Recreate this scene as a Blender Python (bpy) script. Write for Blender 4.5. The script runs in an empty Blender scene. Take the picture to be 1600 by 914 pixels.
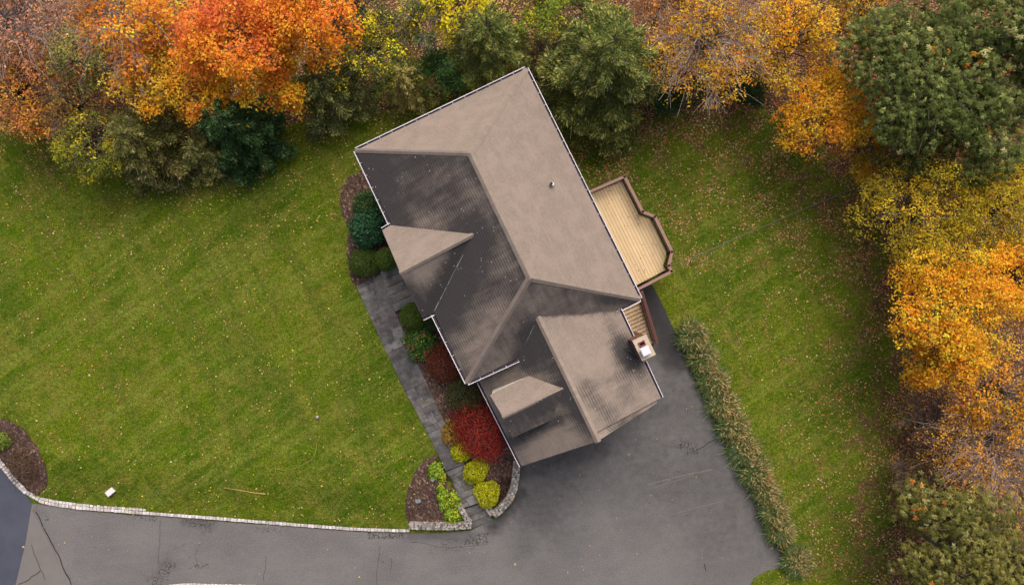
import bpy, math, random
import numpy as np
from mathutils import Vector

# ------------------------------------------------------------------ camera, sky, sun, exposure
random.seed(7)
RNG = np.random.default_rng(7)
S = bpy.context.scene
COL = S.collection
F, CU, CV, H = 1067.0, 800.0, 457.0, 45.5      # focal length in photo pixels, centre, drone height (m)

cam_d = bpy.data.cameras.new('drone_camera')
cam_d.lens, cam_d.sensor_width, cam_d.sensor_fit = 24.0, 36.0, 'HORIZONTAL'
cam_d.clip_start, cam_d.clip_end = 0.5, 2000.0
cam = bpy.data.objects.new('drone_camera', cam_d)
COL.objects.link(cam)
cam.location = (0, 0, H)
cam.rotation_euler = (0, 0, 0)
S.camera = cam

SUN_EL, SUN_AZ = 52.0, 14.0                    # degrees; azimuth clockwise from the top of the picture
w = bpy.data.worlds.new('World'); S.world = w; w.use_nodes = True
nt = w.node_tree; nt.nodes.clear()
sky = nt.nodes.new('ShaderNodeTexSky'); sky.sky_type = 'NISHITA'; sky.sun_disc = False
sky.sun_elevation = math.radians(SUN_EL); sky.sun_rotation = math.radians(SUN_AZ)
sky.air_density = 0.55; sky.dust_density = 7.0; sky.ozone_density = 0.2
bg = nt.nodes.new('ShaderNodeBackground'); bg.inputs['Strength'].default_value = 0.15
wo = nt.nodes.new('ShaderNodeOutputWorld')
nt.links.new(sky.outputs[0], bg.inputs[0]); nt.links.new(bg.outputs[0], wo.inputs[0])

sun_d = bpy.data.lights.new('sun', 'SUN'); sun_d.energy = 1.05; sun_d.angle = math.radians(50)
sun_d.color = (1.0, 0.93, 0.84)
sun = bpy.data.objects.new('sun', sun_d); COL.objects.link(sun)
el, az = math.radians(SUN_EL), math.radians(SUN_AZ)
sdir = Vector((math.sin(az)*math.cos(el), math.cos(az)*math.cos(el), math.sin(el)))
sun.rotation_euler = (-sdir).to_track_quat('-Z', 'Y').to_euler()
sun.location = (0, 0, 60)

S.view_settings.view_transform = 'Standard'; S.view_settings.look = 'None'
S.view_settings.exposure = 0.50; S.view_settings.gamma = 1.0
S.view_settings.use_curve_mapping = False
S.render.engine = 'CYCLES'
S.cycles.max_bounces = 6; S.cycles.diffuse_bounces = 4; S.cycles.transmission_bounces = 3
S.cycles.use_denoising = True

# ------------------------------------------------------------------ geometry helpers
def P(u, v, z=0.0):
    k = (H - z)/F
    return np.array([(u-CU)*k, -(v-CV)*k, z])
def px(x, y, z=0.0):
    k = F/(H - z)
    return CU + x*k, CV - y*k
def sstep(a, b, x):
    t = np.clip((np.asarray(x, float)-a)/(b-a), 0, 1); return t*t*(3-2*t)
def nrm(a):
    a = np.asarray(a, float); return a/(np.linalg.norm(a, axis=-1, keepdims=True)+1e-12)
def inside(U, V, poly):
    U, V = np.asarray(U, float), np.asarray(V, float); r = np.zeros(U.shape, bool); n = len(poly)
    for i in range(n):
        x0, y0 = poly[i]; x1, y1 = poly[(i+1) % n]
        c = (y0 > V) != (y1 > V)
        with np.errstate(divide='ignore', invalid='ignore'):
            xi = (x1-x0)*(V-y0)/((y1-y0) if y1 != y0 else 1e-9)+x0
        r ^= c & (U < xi)
    return r
def segdist(U, V, x0, y0, x1, y1):
    dx, dy = x1-x0, y1-y0; L = dx*dx+dy*dy+1e-9
    t = np.clip(((U-x0)*dx+(V-y0)*dy)/L, 0, 1)
    return np.hypot(U-x0-t*dx, V-y0-t*dy)
def polydist(U, V, poly, closed=True):
    d = np.full(np.shape(U), 1e9); n = len(poly)
    for i in range(n if closed else n-1):
        d = np.minimum(d, segdist(U, V, *poly[i], *poly[(i+1) % n]))
    return d
def clip_half(poly, axis, val, keep_less):
    out = []; n = len(poly)
    for i in range(n):
        a, b = poly[i], poly[(i+1) % n]
        ia = (a[axis] <= val) == keep_less; ib = (b[axis] <= val) == keep_less
        if ia: out.append(a)
        if ia != ib:
            t = (val-a[axis])/(b[axis]-a[axis]); out.append(tuple(a[k]+t*(b[k]-a[k]) for k in range(2)))
    return out
def cells(poly, step):
    xs = [p[0] for p in poly]; ys = [p[1] for p in poly]; res = []
    x = math.floor(min(xs)/step)*step
    while x < max(xs):
        strip = clip_half(clip_half(poly, 0, x, False), 0, x+step, True)
        if len(strip) >= 3:
            y = math.floor(min(p[1] for p in strip)/step)*step
            while y < max(p[1] for p in strip):
                c = clip_half(clip_half(strip, 1, y, False), 1, y+step, True)
                if len(c) >= 3:
                    A = sum(c[i][0]*c[(i+1) % len(c)][1]-c[(i+1) % len(c)][0]*c[i][1] for i in range(len(c)))/2
                    if abs(A) > 1e-5:
                        res.append(c if A > 0 else c[::-1])
                y += step
        x += step
    return res
def wobble(poly, step, amp, seed=1):
    r = random.Random(seed); out = []; n = len(poly)
    for i in range(n):
        a, b = poly[i], poly[(i+1) % n]; L = math.hypot(b[0]-a[0], b[1]-a[1]); k = max(1, int(L/step))
        for j in range(k):
            t = j/k; out.append((a[0]+t*(b[0]-a[0])+r.uniform(-amp, amp), a[1]+t*(b[1]-a[1])+r.uniform(-amp, amp)))
    return out
def densify(pts, step):
    out = []
    for i in range(len(pts)-1):
        a, b = np.array(pts[i], float), np.array(pts[i+1], float); k = max(1, int(np.linalg.norm(b-a)/step))
        for j in range(k): out.append(a+(b-a)*j/k)
    out.append(np.array(pts[-1], float)); return out

class MB:
    """collects faces; build() links them as ONE mesh object"""
    def __init__(s): s.v = []; s.n = 0; s.f = []; s.c = []; s.m = []; s.uv = []; s.st = []
    def add(s, verts, faces, col=(1, 1, 1), mi=0, uv=None, st=None):
        verts = np.asarray(verts, float).reshape(-1, 3); faces = np.asarray(faces, int)
        if faces.ndim == 1: faces = faces[None]
        nf, k = faces.shape
        s.v.append(verts); s.f.append(faces+s.n); s.n += len(verts)
        c = np.asarray(col, float); s.c.append(np.broadcast_to(c, (nf, 3)))
        s.m.append(np.full(nf, mi)); 
        s.uv.append(np.zeros((nf*k, 2)) if uv is None else np.asarray(uv, float).reshape(-1, 2))
        s.st.append(np.zeros(nf*k) if st is None else np.asarray(st, float).reshape(-1))
    def poly(s, pts, col=(1, 1, 1), mi=0, uv=None, st=None):
        s.add(pts, [list(range(len(pts)))], col, mi, uv, st)
    def hexa(s, b, t, col=(1, 1, 1), mi=0):
        """b, t: four bottom and four top points (counter-clockwise from above)"""
        s.add(list(b)+list(t), [[3, 2, 1, 0], [4, 5, 6, 7], [0, 1, 5, 4], [1, 2, 6, 5], [2, 3, 7, 6], [3, 0, 4, 7]], col, mi)
    def box(s, c, sx, sy, z0, z1, ang=0., col=(1, 1, 1), mi=0, bev=0.0):
        ca, sa = math.cos(ang), math.sin(ang)
        def ring(x, y, z): return [(c[0]+ca*a-sa*b, c[1]+sa*a+ca*b, z) for a, b in ((-x, -y), (x, -y), (x, y), (-x, y))]
        if bev:
            s.hexa(ring(sx/2, sy/2, z0), ring(sx/2, sy/2, z1-bev), col, mi)
            s.hexa(ring(sx/2, sy/2, z1-bev+.0005), ring(sx/2-bev, sy/2-bev, z1), col, mi)
        else: s.hexa(ring(sx/2, sy/2, z0), ring(sx/2, sy/2, z1), col, mi)
    def bar(s, a, b, wd, ht, col=(1, 1, 1), mi=0, side=None):
        a, b = np.asarray(a, float), np.asarray(b, float); d = nrm(b-a)
        sv = nrm(np.cross(d, [0, 0, 1])) if side is None else nrm(side)
        up = nrm(np.cross(sv, d)); q = sv*wd/2; r = up*ht/2
        s.hexa([a-q-r, b-q-r, b+q-r, a+q-r][::-1], [a-q+r, b-q+r, b+q+r, a+q+r][::-1], col, mi)
    def tube(s, pts, rad, n=6, col=(1, 1, 1), mi=0, cap=True):
        pts = np.asarray(pts, float); m = len(pts); rad = np.broadcast_to(np.asarray(rad, float), (m,))
        t = np.gradient(pts, axis=0); t = nrm(t)
        ref = np.where(np.abs(t[:, 2:3]) > .9, [[1., 0, 0]], [[0., 0, 1.]])
        a = nrm(np.cross(t, ref)); b = np.cross(t, a)
        th = np.arange(n)*2*math.pi/n
        vs = pts[:, None]+rad[:, None, None]*(np.cos(th)[None, :, None]*a[:, None]+np.sin(th)[None, :, None]*b[:, None])
        i = np.arange(m-1)[:, None]*n; j = np.arange(n)[None]
        f = np.stack([i+j, i+n+j, i+n+(j+1) % n, i+(j+1) % n], -1).reshape(-1, 4)
        s.add(vs.reshape(-1, 3), f, col, mi)
        if cap: s.add(vs[-1], [list(range(n))[::-1]], col, mi)
    def quads(s, q, col):
        """q: (N,4,3)"""
        n = len(q); s.add(q.reshape(-1, 3), np.arange(n*4).reshape(n, 4), col)
    def build(s, name, mats, parent=None, smooth=False, origin=None):
        me = bpy.data.meshes.new(name)
        V = np.concatenate(s.v); off = np.zeros(3) if origin is None else np.asarray(origin, float)
        V = V-off
        tot = np.concatenate([np.full(len(f), f.shape[1]) for f in s.f]); li = np.concatenate([f.ravel() for f in s.f])
        me.vertices.add(len(V)); me.vertices.foreach_set('co', V.astype(np.float32).ravel())
        me.loops.add(len(li)); me.loops.foreach_set('vertex_index', li.astype(np.int32))
        me.polygons.add(len(tot)); me.polygons.foreach_set('loop_start', np.concatenate([[0], np.cumsum(tot)[:-1]]).astype(np.int32))
        me.polygons.foreach_set('loop_total', tot.astype(np.int32))
        me.polygons.foreach_set('material_index', np.concatenate(s.m).astype(np.int32))
        me.polygons.foreach_set('use_smooth', np.full(len(tot), smooth))
        me.update(calc_edges=True)
        c = np.concatenate(s.c); at = me.attributes.new('Col', 'FLOAT_COLOR', 'FACE')
        at.data.foreach_set('color', np.concatenate([c, np.ones((len(c), 1))], 1).astype(np.float32).ravel())
        uv = np.concatenate(s.uv)
        if np.any(uv):
            ul = me.uv_layers.new(name='UVMap'); ul.data.foreach_set('uv', uv.astype(np.float32).ravel())
        st = np.concatenate(s.st)
        if np.any(st):
            a2 = me.attributes.new('stain_shade', 'FLOAT', 'CORNER'); a2.data.foreach_set('value', st.astype(np.float32))
        for m in (mats if isinstance(mats, (list, tuple)) else [mats]): me.materials.append(m)
        o = bpy.data.objects.new(name, me); COL.objects.link(o)
        if origin is not None and parent is None: o.location = off
        if parent is not None:
            o.parent = parent
            base = np.array(parent.matrix_basis.translation)
            if parent.parent is not None: base = base+np.array(parent.parent.matrix_basis.translation)
            if origin is None:
                me.vertices.foreach_set('co', (V-base).astype(np.float32).ravel()); me.update()
            else: o.location = off-base
        return o

def empty(name, loc, label=None, cat=None, group=None):
    o = bpy.data.objects.new(name, None); COL.objects.link(o); o.location = [float(a) for a in loc]
    o.empty_display_size = .3
    return tag(o, label, cat, group)
def tag(o, label=None, cat=None, group=None, kind=None):
    if label: o['label'] = label
    if cat: o['category'] = cat
    if group: o['group'] = group
    if kind: o['kind'] = kind
    return o

# ------------------------------------------------------------------ materials
class N:
    def __init__(s, name, rough=.8, spec=.2):
        s.m = bpy.data.materials.new(name); s.m.use_nodes = True; s.t = s.m.node_tree
        s.b = s.t.nodes['Principled BSDF']; s.out = s.t.nodes['Material Output']
        s.b.inputs['Roughness'].default_value = rough; s.b.inputs['Specular IOR Level'].default_value = spec
    def new(s, t, **kw):
        n = s.t.nodes.new(t)
        for k, v in kw.items(): setattr(n, k, v)
        return n
    def link(s, a, b): s.t.links.new(a, b)
    def val(s, sock, v):
        if isinstance(v, (int, float, tuple, list)): sock.default_value = v
        else: s.link(v, sock)
    def geo(s): return s.new('ShaderNodeNewGeometry').outputs['Position']
    def noise(s, scale, detail=4, vec=None, rough=.55, dist=0.):
        n = s.new('ShaderNodeTexNoise'); n.inputs['Scale'].default_value = scale; n.inputs['Detail'].default_value = detail
        n.inputs['Roughness'].default_value = rough; n.inputs['Distortion'].default_value = dist
        s.link(vec if vec is not None else s.geo(), n.inputs['Vector']); return n.outputs['Fac']
    def mapping(s, vec, rot=0., sc=(1, 1, 1)):
        n = s.new('ShaderNodeMapping'); n.vector_type = 'TEXTURE'; n.inputs['Rotation'].default_value = (0, 0, rot); n.inputs['Scale'].default_value = tuple(1/x for x in sc)
        s.link(vec, n.inputs['Vector']); return n.outputs[0]
    def ramp(s, f, a, b, c0=0., c1=1.):
        n = s.new('ShaderNodeMapRange'); n.interpolation_type = 'SMOOTHSTEP'
        s.val(n.inputs['Value'], f)
        n.inputs['From Min'].default_value = a; n.inputs['From Max'].default_value = b
        n.inputs['To Min'].default_value = c0; n.inputs['To Max'].default_value = c1; return n.outputs[0]
    def math(s, op, a, b=0.):
        n = s.new('ShaderNodeMath', operation=op); s.val(n.inputs[0], a); s.val(n.inputs[1], b); return n.outputs[0]
    def mix(s, f, a, b, mode='MIX'):
        n = s.new('ShaderNodeMix', data_type='RGBA', blend_type=mode); s.val(n.inputs[0], f)
        for sock, v in ((n.inputs[6], a), (n.inputs[7], b)):
            s.val(sock, (*v, 1) if isinstance(v, tuple) and len(v) == 3 else v)
        return n.outputs[2]
    def attr(s, name): return s.new('ShaderNodeAttribute', attribute_name=name)
    def bump(s, h, strength=.4, dist=.02):
        n = s.new('ShaderNodeBump'); n.inputs['Strength'].default_value = strength; n.inputs['Distance'].default_value = dist
        s.link(h, n.inputs['Height']); s.link(n.outputs[0], s.b.inputs['Normal'])
    def color(s, c): s.val(s.b.inputs['Base Color'], (*c, 1) if isinstance(c, tuple) and len(c) == 3 else c); return s.m

def mat_leaf():
    g = N('foliage', .7, .1); c = g.attr('Col').outputs['Color']
    v = g.noise(1.4, 3); c2 = g.mix(g.ramp(v, .3, .7, 0., .35), c, g.mix(1., c, (.74, .76, .70), 'MULTIPLY'))
    g.link(c2, g.b.inputs['Base Color'])
    tr = g.new('ShaderNodeBsdfTranslucent'); g.link(c2, tr.inputs['Color'])
    mx = g.new('ShaderNodeMixShader'); mx.inputs[0].default_value = .38
    g.link(g.b.outputs[0], mx.inputs[1]); g.link(tr.outputs[0], mx.inputs[2]); g.link(mx.outputs[0], g.out.inputs['Surface'])
    return g.m
def mat_col(name, rough=.85, n1=6., amt=.4, spec=.2, bump=.3, dark=(.6, .58, .55)):
    g = N(name, rough, spec); c = g.attr('Col').outputs['Color']; a = g.noise(n1, 6)
    c = g.mix(g.ramp(a, .35, .72, 0., amt), c, g.mix(1., c, dark, 'MULTIPLY')); g.link(c, g.b.inputs['Base Color'])
    if bump: g.bump(g.noise(n1*4, 4), bump, .02)
    return g.m
def mat_plain(name, c, rough=.6, spec=.3, n=5., amt=.15):
    g = N(name, rough, spec); a = g.noise(n, 4)
    return g.color(g.mix(g.ramp(a, .3, .7, 0., amt), c, tuple(x*.6 for x in c)))

M_LEAF = mat_leaf()
M_BARK = mat_col('bark', .9, 9., .5)
M_STONE = mat_col('stone', .85, 7., .55, dark=(.55, .55, .55))
M_WOODRAIL = mat_col('stained_wood', .7, 5., .3)
M_BOARD = mat_col('deck_board_wood', .7, 3., .25, dark=(.75, .68, .6))
M_WHITE = mat_plain('white_metal', (.62, .60, .64), .4, .4, 2., .25)
M_TROUGH = mat_plain('gutter_trough', (.035, .03, .045), .9)
M_SIDING = mat_plain('cream_siding', (.62, .58, .5), .7)
M_TRIM = mat_plain('cream_trim', (.6, .55, .47), .6)
M_BRICK = mat_col('chimney_brick', .9, 10., .5)
M_CONC = mat_plain('concrete_cap', (.42, .36, .27), .9, .2, 8., .3)
M_DARK = mat_plain('black_void', (.012, .01, .012), .9)
M_GLASS = mat_plain('window_glass', (.03, .04, .05), .1, .5)

def mat_roof():
    g = N('asphalt_shingle', .93, .15)
    uvn = g.new('ShaderNodeUVMap', uv_map='UVMap').outputs[0]
    st = g.attr('stain_shade').outputs['Fac']
    br = g.new('ShaderNodeTexBrick'); g.link(uvn, br.inputs['Vector'])
    br.inputs['Scale'].default_value = 1.; br.inputs['Brick Width'].default_value = .9; br.inputs['Row Height'].default_value = .165
    br.inputs['Mortar Size'].default_value = .012; br.inputs['Mortar Smooth'].default_value = .5
    br.inputs['Color1'].default_value = (.235, .196, .163, 1); br.inputs['Color2'].default_value = (.212, .177, .147, 1)
    br.inputs['Mortar'].default_value = (.215, .18, .15, 1)
    sx_ = g.new('ShaderNodeSeparateXYZ'); g.link(uvn, sx_.inputs[0])
    rowf = g.math('FRACT', g.math('DIVIDE', sx_.outputs[1], .165))
    line = g.ramp(g.math('ABSOLUTE', g.math('SUBTRACT', rowf, .5)), .18, .5)
    gran = g.noise(7., 6, uvn, .75)
    base = g.mix(g.ramp(gran, .38, .62, 0., .6), br.outputs['Color'], (.165, .132, .108))
    big = g.noise(1.3, 5); base = g.mix(g.ramp(big, .40, .65, 0., .45), base, (.27, .215, .185))
    # rain-washed algae streaks running down the slope
    streak = g.noise(1., 5, g.mapping(uvn, 0, (2.2, .36, 1)), .68)
    blot = g.noise(.8, 6, uvn, .68)
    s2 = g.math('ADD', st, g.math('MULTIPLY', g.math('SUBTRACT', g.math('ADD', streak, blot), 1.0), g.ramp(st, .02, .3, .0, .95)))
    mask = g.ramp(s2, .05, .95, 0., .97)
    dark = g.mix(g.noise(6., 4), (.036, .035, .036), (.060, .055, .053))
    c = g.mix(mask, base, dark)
    c = g.mix(g.math('MULTIPLY', line, g.math('MULTIPLY', g.ramp(st, .16, .62, .08, .62), g.ramp(g.noise(1.1, 5, uvn, .65), .3, .6, .35, 1.))), c, (.024, .022, .021))  # shadow of the course edges painted as dark lines, heavier with dirt
    vo = g.new('ShaderNodeTexVoronoi'); vo.inputs['Scale'].default_value = 3.4; g.link(uvn, vo.inputs['Vector'])
    sp = g.math('MULTIPLY', g.math('LESS_THAN', vo.outputs['Distance'], .12), g.ramp(g.noise(.7, 4), .47, .58))
    c = g.mix(g.math('MULTIPLY', sp, g.ramp(st, .3, .7, 0., .75)), c, (.42, .43, .38))
    lich = g.math('MULTIPLY', g.ramp(g.noise(11., 6, uvn, .75), .6, .72), g.ramp(g.noise(.5, 3), .52, .7))
    c = g.mix(g.math('MULTIPLY', lich, g.ramp(st, .4, .9, 0., .5)), c, (.22, .24, .2))
    g.link(c, g.b.inputs['Base Color'])
    g.bump(g.math('ADD', g.math('MULTIPLY', line, -.3), g.math('MULTIPLY', gran, .5)), .5, .02)
    return g.m
M_ROOF = mat_roof()
M_CAP = mat_col('ridge_shingle', .93, 5., .2, dark=(.62, .6, .6))

def mat_asphalt():
    g = N('driveway_asphalt', .88, .25); st = g.attr('stain_shade').outputs['Fac']; col = g.attr('Col').outputs['Color']
    a = g.noise(.35, 5, None, .6); b = g.noise(2.2, 5); f = g.noise(12., 6, None, .8)
    c = g.mix(g.ramp(a, .3, .7), (.093, .090, .089), (.128, .124, .121))
    c = g.mix(g.ramp(b, .4, .75, 0., .35), c, (.083, .081, .082))
    c = g.mix(g.ramp(g.noise(.8, 4, g.mapping(g.geo(), .12, (.25, 1.8, 1))), .45, .7, 0., .35), c, (.142, .136, .131))
    c = g.mix(g.ramp(f, .44, .62, 0., .55), c, (.178, .173, .169))
    c = g.mix(g.ramp(f, .5, .34, 0., .4), c, (.07, .067, .066))
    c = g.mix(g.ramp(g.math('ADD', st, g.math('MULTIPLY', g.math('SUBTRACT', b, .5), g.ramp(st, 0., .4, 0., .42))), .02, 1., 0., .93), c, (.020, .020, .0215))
    wob = g.new('ShaderNodeVectorMath', operation='ADD'); g.link(g.geo(), wob.inputs[0])
    nn = g.new('ShaderNodeTexNoise'); nn.inputs['Scale'].default_value = 2.5; g.link(g.geo(), nn.inputs['Vector'])
    sc = g.new('ShaderNodeVectorMath', operation='SCALE'); sc.inputs['Scale'].default_value = .35; g.link(nn.outputs['Color'], sc.inputs[0]); g.link(sc.outputs[0], wob.inputs[1])
    vo = g.new('ShaderNodeTexVoronoi', feature='DISTANCE_TO_EDGE'); vo.inputs['Scale'].default_value = 4.6; g.link(wob.outputs[0], vo.inputs['Vector'])
    ck = g.attr('Col').outputs['Color']
    sep = g.new('ShaderNodeSeparateColor'); g.link(ck, sep.inputs[0])
    cm = g.ramp(g.math('ADD', sep.outputs[0], g.math('MULTIPLY', g.math('SUBTRACT', g.noise(1.3, 4), .5), g.ramp(sep.outputs[0], .02, .3, 0., 1.4))), .25, .9)
    line = g.math('LESS_THAN', vo.outputs['Distance'], g.math('MULTIPLY', cm, .062))
    c = g.mix(g.math('MULTIPLY', line, .85), c, (.022, .021, .021))
    # small pale pebbles
    v2 = g.new('ShaderNodeTexVoronoi'); v2.inputs['Scale'].default_value = 1.1; g.link(g.geo(), v2.inputs['Vector'])
    c = g.mix(g.math('MULTIPLY', g.math('LESS_THAN', v2.outputs['Distance'], .035), .6), c, (.4, .37, .34))
    g.link(c, g.b.inputs['Base Color']); g.bump(f, .25, .01); return g.m
M_ASPH = mat_asphalt()
M_CRACK = mat_plain('asphalt_crack', (.025, .024, .024), .95)
M_SCRATCH = mat_plain('asphalt_scrape', (.155, .142, .134), .9, .2, 8., .8)

def mat_simple_asph(name, c1, c2):
    g = N(name, .85, .25); f = g.noise(28., 3)
    c = g.mix(g.ramp(g.noise(.6, 5), .3, .7), c1, c2); c = g.mix(g.ramp(f, .4, .7, 0., .4), c, tuple(x*1.5 for x in c2))
    g.link(c, g.b.inputs['Base Color']); g.bump(f, .25, .01); return g.m
M_ROAD = mat_simple_asph('new_road_asphalt', (.040, .047, .066), (.055, .062, .082))
M_APRON = mat_simple_asph('apron_asphalt', (.118, .109, .105), (.138, .128, .123))

def mat_ground():
    g = N('lawn_and_woodland_floor', 1., .0)
    lit = g.attr('stain_shade').outputs['Fac']; pos = g.geo()
    p1 = g.noise(.16, 4, None, .55); p2 = g.noise(.75, 5, None, .6); p3 = g.noise(5., 5, None, .7); p4 = g.noise(13., 4, None, .75)
    gr = g.mix(g.ramp(p1, .38, .62), (.036, .072, .004), (.070, .100, .006))
    gr = g.mix(g.ramp(p2, .44, .66, 0., .9), gr, (.100, .104, .016))
    gr = g.mix(g.ramp(g.noise(1.1, 4), .55, .75, 0., .6), gr, (.036, .070, .006))
    st1 = g.noise(1., 5, g.mapping(pos, .60, (.16, 1.5, 1)), .6)
    gr = g.mix(g.ramp(st1, .43, .66, 0., .7), gr, (.115, .134, .022))
    st2 = g.noise(1., 3, g.mapping(pos, -1.08, (.10, 1.2, 1)), .6)
    gr = g.mix(g.ramp(st2, .48, .66, 0., .55), gr, (.050, .072, .010))
    gr = g.mix(g.ramp(g.noise(2.3, 5, None, .7), .45, .68, 0., .55), gr, (.105, .092, .020))
    gr = g.mix(g.ramp(g.noise(1.7, 5, None, .7), .5, .7, 0., .6), gr, (.030, .054, .005))
    gr = g.mix(g.ramp(p3, .36, .66, 0., .8), gr, g.mix(1., gr, (.48, .58, .42), 'MULTIPLY'))
    gr = g.mix(g.ramp(p4, .44, .60, 0., 1.), gr, g.mix(1., gr, (2.1, 2.0, 2.0), 'MULTIPLY'))
    vo = g.new('ShaderNodeTexVoronoi'); vo.inputs['Scale'].default_value = 7.5; g.link(pos, vo.inputs['Vector'])
    sep = g.new('ShaderNodeSeparateColor'); g.link(vo.outputs['Color'], sep.inputs[0])
    lc = g.mix(sep.outputs[0], (.075, .040, .024), (.19, .10, .058))
    lc = g.mix(g.math('GREATER_THAN', sep.outputs[1], .86), lc, (.40, .20, .09))
    lc = g.mix(g.ramp(vo.outputs['Distance'], .35, .62, 0., .7), lc, (.045, .028, .019))
    lc = g.mix(g.ramp(p2, .4, .7, 0., .4), lc, (.09, .055, .036))
    m = g.math('ADD', lit, g.math('MULTIPLY', g.math('SUBTRACT', g.math('ADD', p2, p3), 1.), g.ramp(lit, 0., .12, 0., 1.3)))
    c = g.mix(g.ramp(m, .35, .65), gr, lc); g.link(c, g.b.inputs['Base Color'])
    g.bump(g.math('ADD', p4, p3), .7, .06); return g.m
M_GROUND = mat_ground()

def mat_mulch():
    g = N('bark_mulch', .95, .1)
    vo = g.new('ShaderNodeTexVoronoi'); vo.inputs['Scale'].default_value = 11.; g.link(g.mapping(g.geo(), .5, (1, .55, 1)), vo.inputs['Vector'])
    sep = g.new('ShaderNodeSeparateColor'); g.link(vo.outputs['Color'], sep.inputs[0])
    c = g.mix(sep.outputs[0], (.062, .036, .028), (.15, .096, .076)); c = g.mix(g.math('GREATER_THAN', sep.outputs[1], .88), c, (.25, .17, .12))
    c = g.mix(g.ramp(g.noise(1.2, 4), .35, .7, 0., .6), c, (.05, .03, .024))
    c = g.mix(g.ramp(vo.outputs['Distance'], .4, .7, 0., .6), c, (.02, .013, .011))
    g.link(g.mix(1., c, g.attr('Col').outputs['Color'], 'MULTIPLY'), g.b.inputs['Base Color']); g.bump(g.noise(16., 4), .7, .05); return g.m
M_MULCH = mat_mulch()

# ------------------------------------------------------------------ ground plan (photo pixels projected on the ground)
DRIVE = [(50, 786), (124, 797), (199, 804), (250, 807), (332, 813), (392, 818), (475, 824), (557, 830), (636, 833), (700, 832),
         (735, 828), (768, 812), (786, 802), (802, 784), (811, 760), (814, 733), (806, 700), (900, 640), (960, 480), (990, 440),
         (1016, 440), (1030, 466), (1044, 496), (1062, 534), (1082, 576), (1112, 634), (1142, 693), (1172, 747), (1198, 802), (1216, 845), (1230, 884),
         (1196, 893), (1178, 903), (1171, 916), (1176, 990), (480, 990), (470, 918), (392, 914), (332, 912), (288, 911), (266, 913), (246, 918), (215, 950), (170, 1000), (130, 990), (112, 916), (52, 800)]
APRON = [(50, 786), (52, 800), (112, 916), (150, 990), (0, 1010), (24, 914), (40, 846)]
ROAD = [(-420, 560), (-60, 660), (0, 726), (18, 749), (34, 765), (50, 786), (40, 846), (24, 914), (0, 1010), (-40, 1120), (-420, 1120)]
def across(U, V): return .9*np.asarray(U)-.436*np.asarray(V)
def terrain(U, V):
    U = np.asarray(U, float); V = np.asarray(V, float)
    d = np.minimum(polydist(U, V, DRIVE), np.minimum(polydist(U, V, ROAD), polydist(U, V, APRON)))
    ins = inside(U, V, DRIVE) | inside(U, V, ROAD) | inside(U, V, APRON)
    A = 1-sstep(450, 650, across(U, V))
    z = -.03+.05*sstep(2, 16, d)+.1*sstep(0, 12, d)*sstep(10, 30, 640-U)*(V > 700)+.6*sstep(8, 85, d)*A
    dw = polydist(U, V, [(712, 730), (728, 760), (748, 800)], False)
    z = np.where(dw < 34, np.minimum(z, .05+.5*sstep(20, 34, dw)), z)
    return np.where(ins, -.10, z)
WOODS = [(-900, 170), (-20, 170), (60, 190), (110, 225), (190, 262), (265, 262), (320, 245), (420, 215), (470, 195), (560, 180), (650, 168), (760, 140), (850, 190), (900, 192),
         (1005, 178), (1100, 172), (1240, 166), (1275, 220), (1335, 275), (1368, 330), (1392, 430), (1418, 560), (1412, 700), (1398, 800), (1395, 914), (1420, 1400), (3500, 1400), (3500, -2500), (-900, -2500)]
def litter_shade(U, V):
    d = polydist(U, V, WOODS); d = np.where(inside(U, V, WOODS), d, -d)
    soft = 14+45*sstep(1230, 1320, U)*sstep(200, 300, V)
    L = sstep(-1, 1, d/soft)
    return np.maximum(L, .30*np.exp(-(np.maximum(-d, 0)/(55+45*sstep(1150, 1300, U)))**1.5)*(U > 860)+.30*np.exp(-(np.maximum(-d, 0)/60)**1.5)*(U < 160)+.20*(d > -330)*(U > 900)+.10*sstep(420, 250, V)*(U < 620))  # thin litter over the right lawn, partly darkening it in place of shade

def axis(lo, hi, step, far):
    inner = np.arange(lo, hi+1e-6, step); k = np.array([1.2, 3, 7, 15, 30, 60, 120, 260, 520])
    return np.concatenate([(lo-k[::-1]*1.), inner, hi+k])
gx, gy = axis(-37, 37, .34, 500), axis(-23, 23, .34, 500)
GX, GY = np.meshgrid(gx, gy)
GU, GV = px(GX, GY)
GZ = terrain(np.clip(GU, -400, 2000), np.clip(GV, -300, 1300)); GL = litter_shade(GU, GV)
nx, ny = len(gx), len(gy)
ii = np.arange(ny-1)[:, None]*nx; jj = np.arange(nx-1)[None]
gf = np.stack([ii+jj, ii+jj+1, ii+nx+jj+1, ii+nx+jj], -1).reshape(-1, 4)
b = MB(); b.add(np.stack([GX, GY, GZ], -1).reshape(-1, 3), gf, st=GL.ravel()[gf.ravel()])
tag(b.build('ground', M_GROUND, smooth=True), kind='structure')

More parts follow.
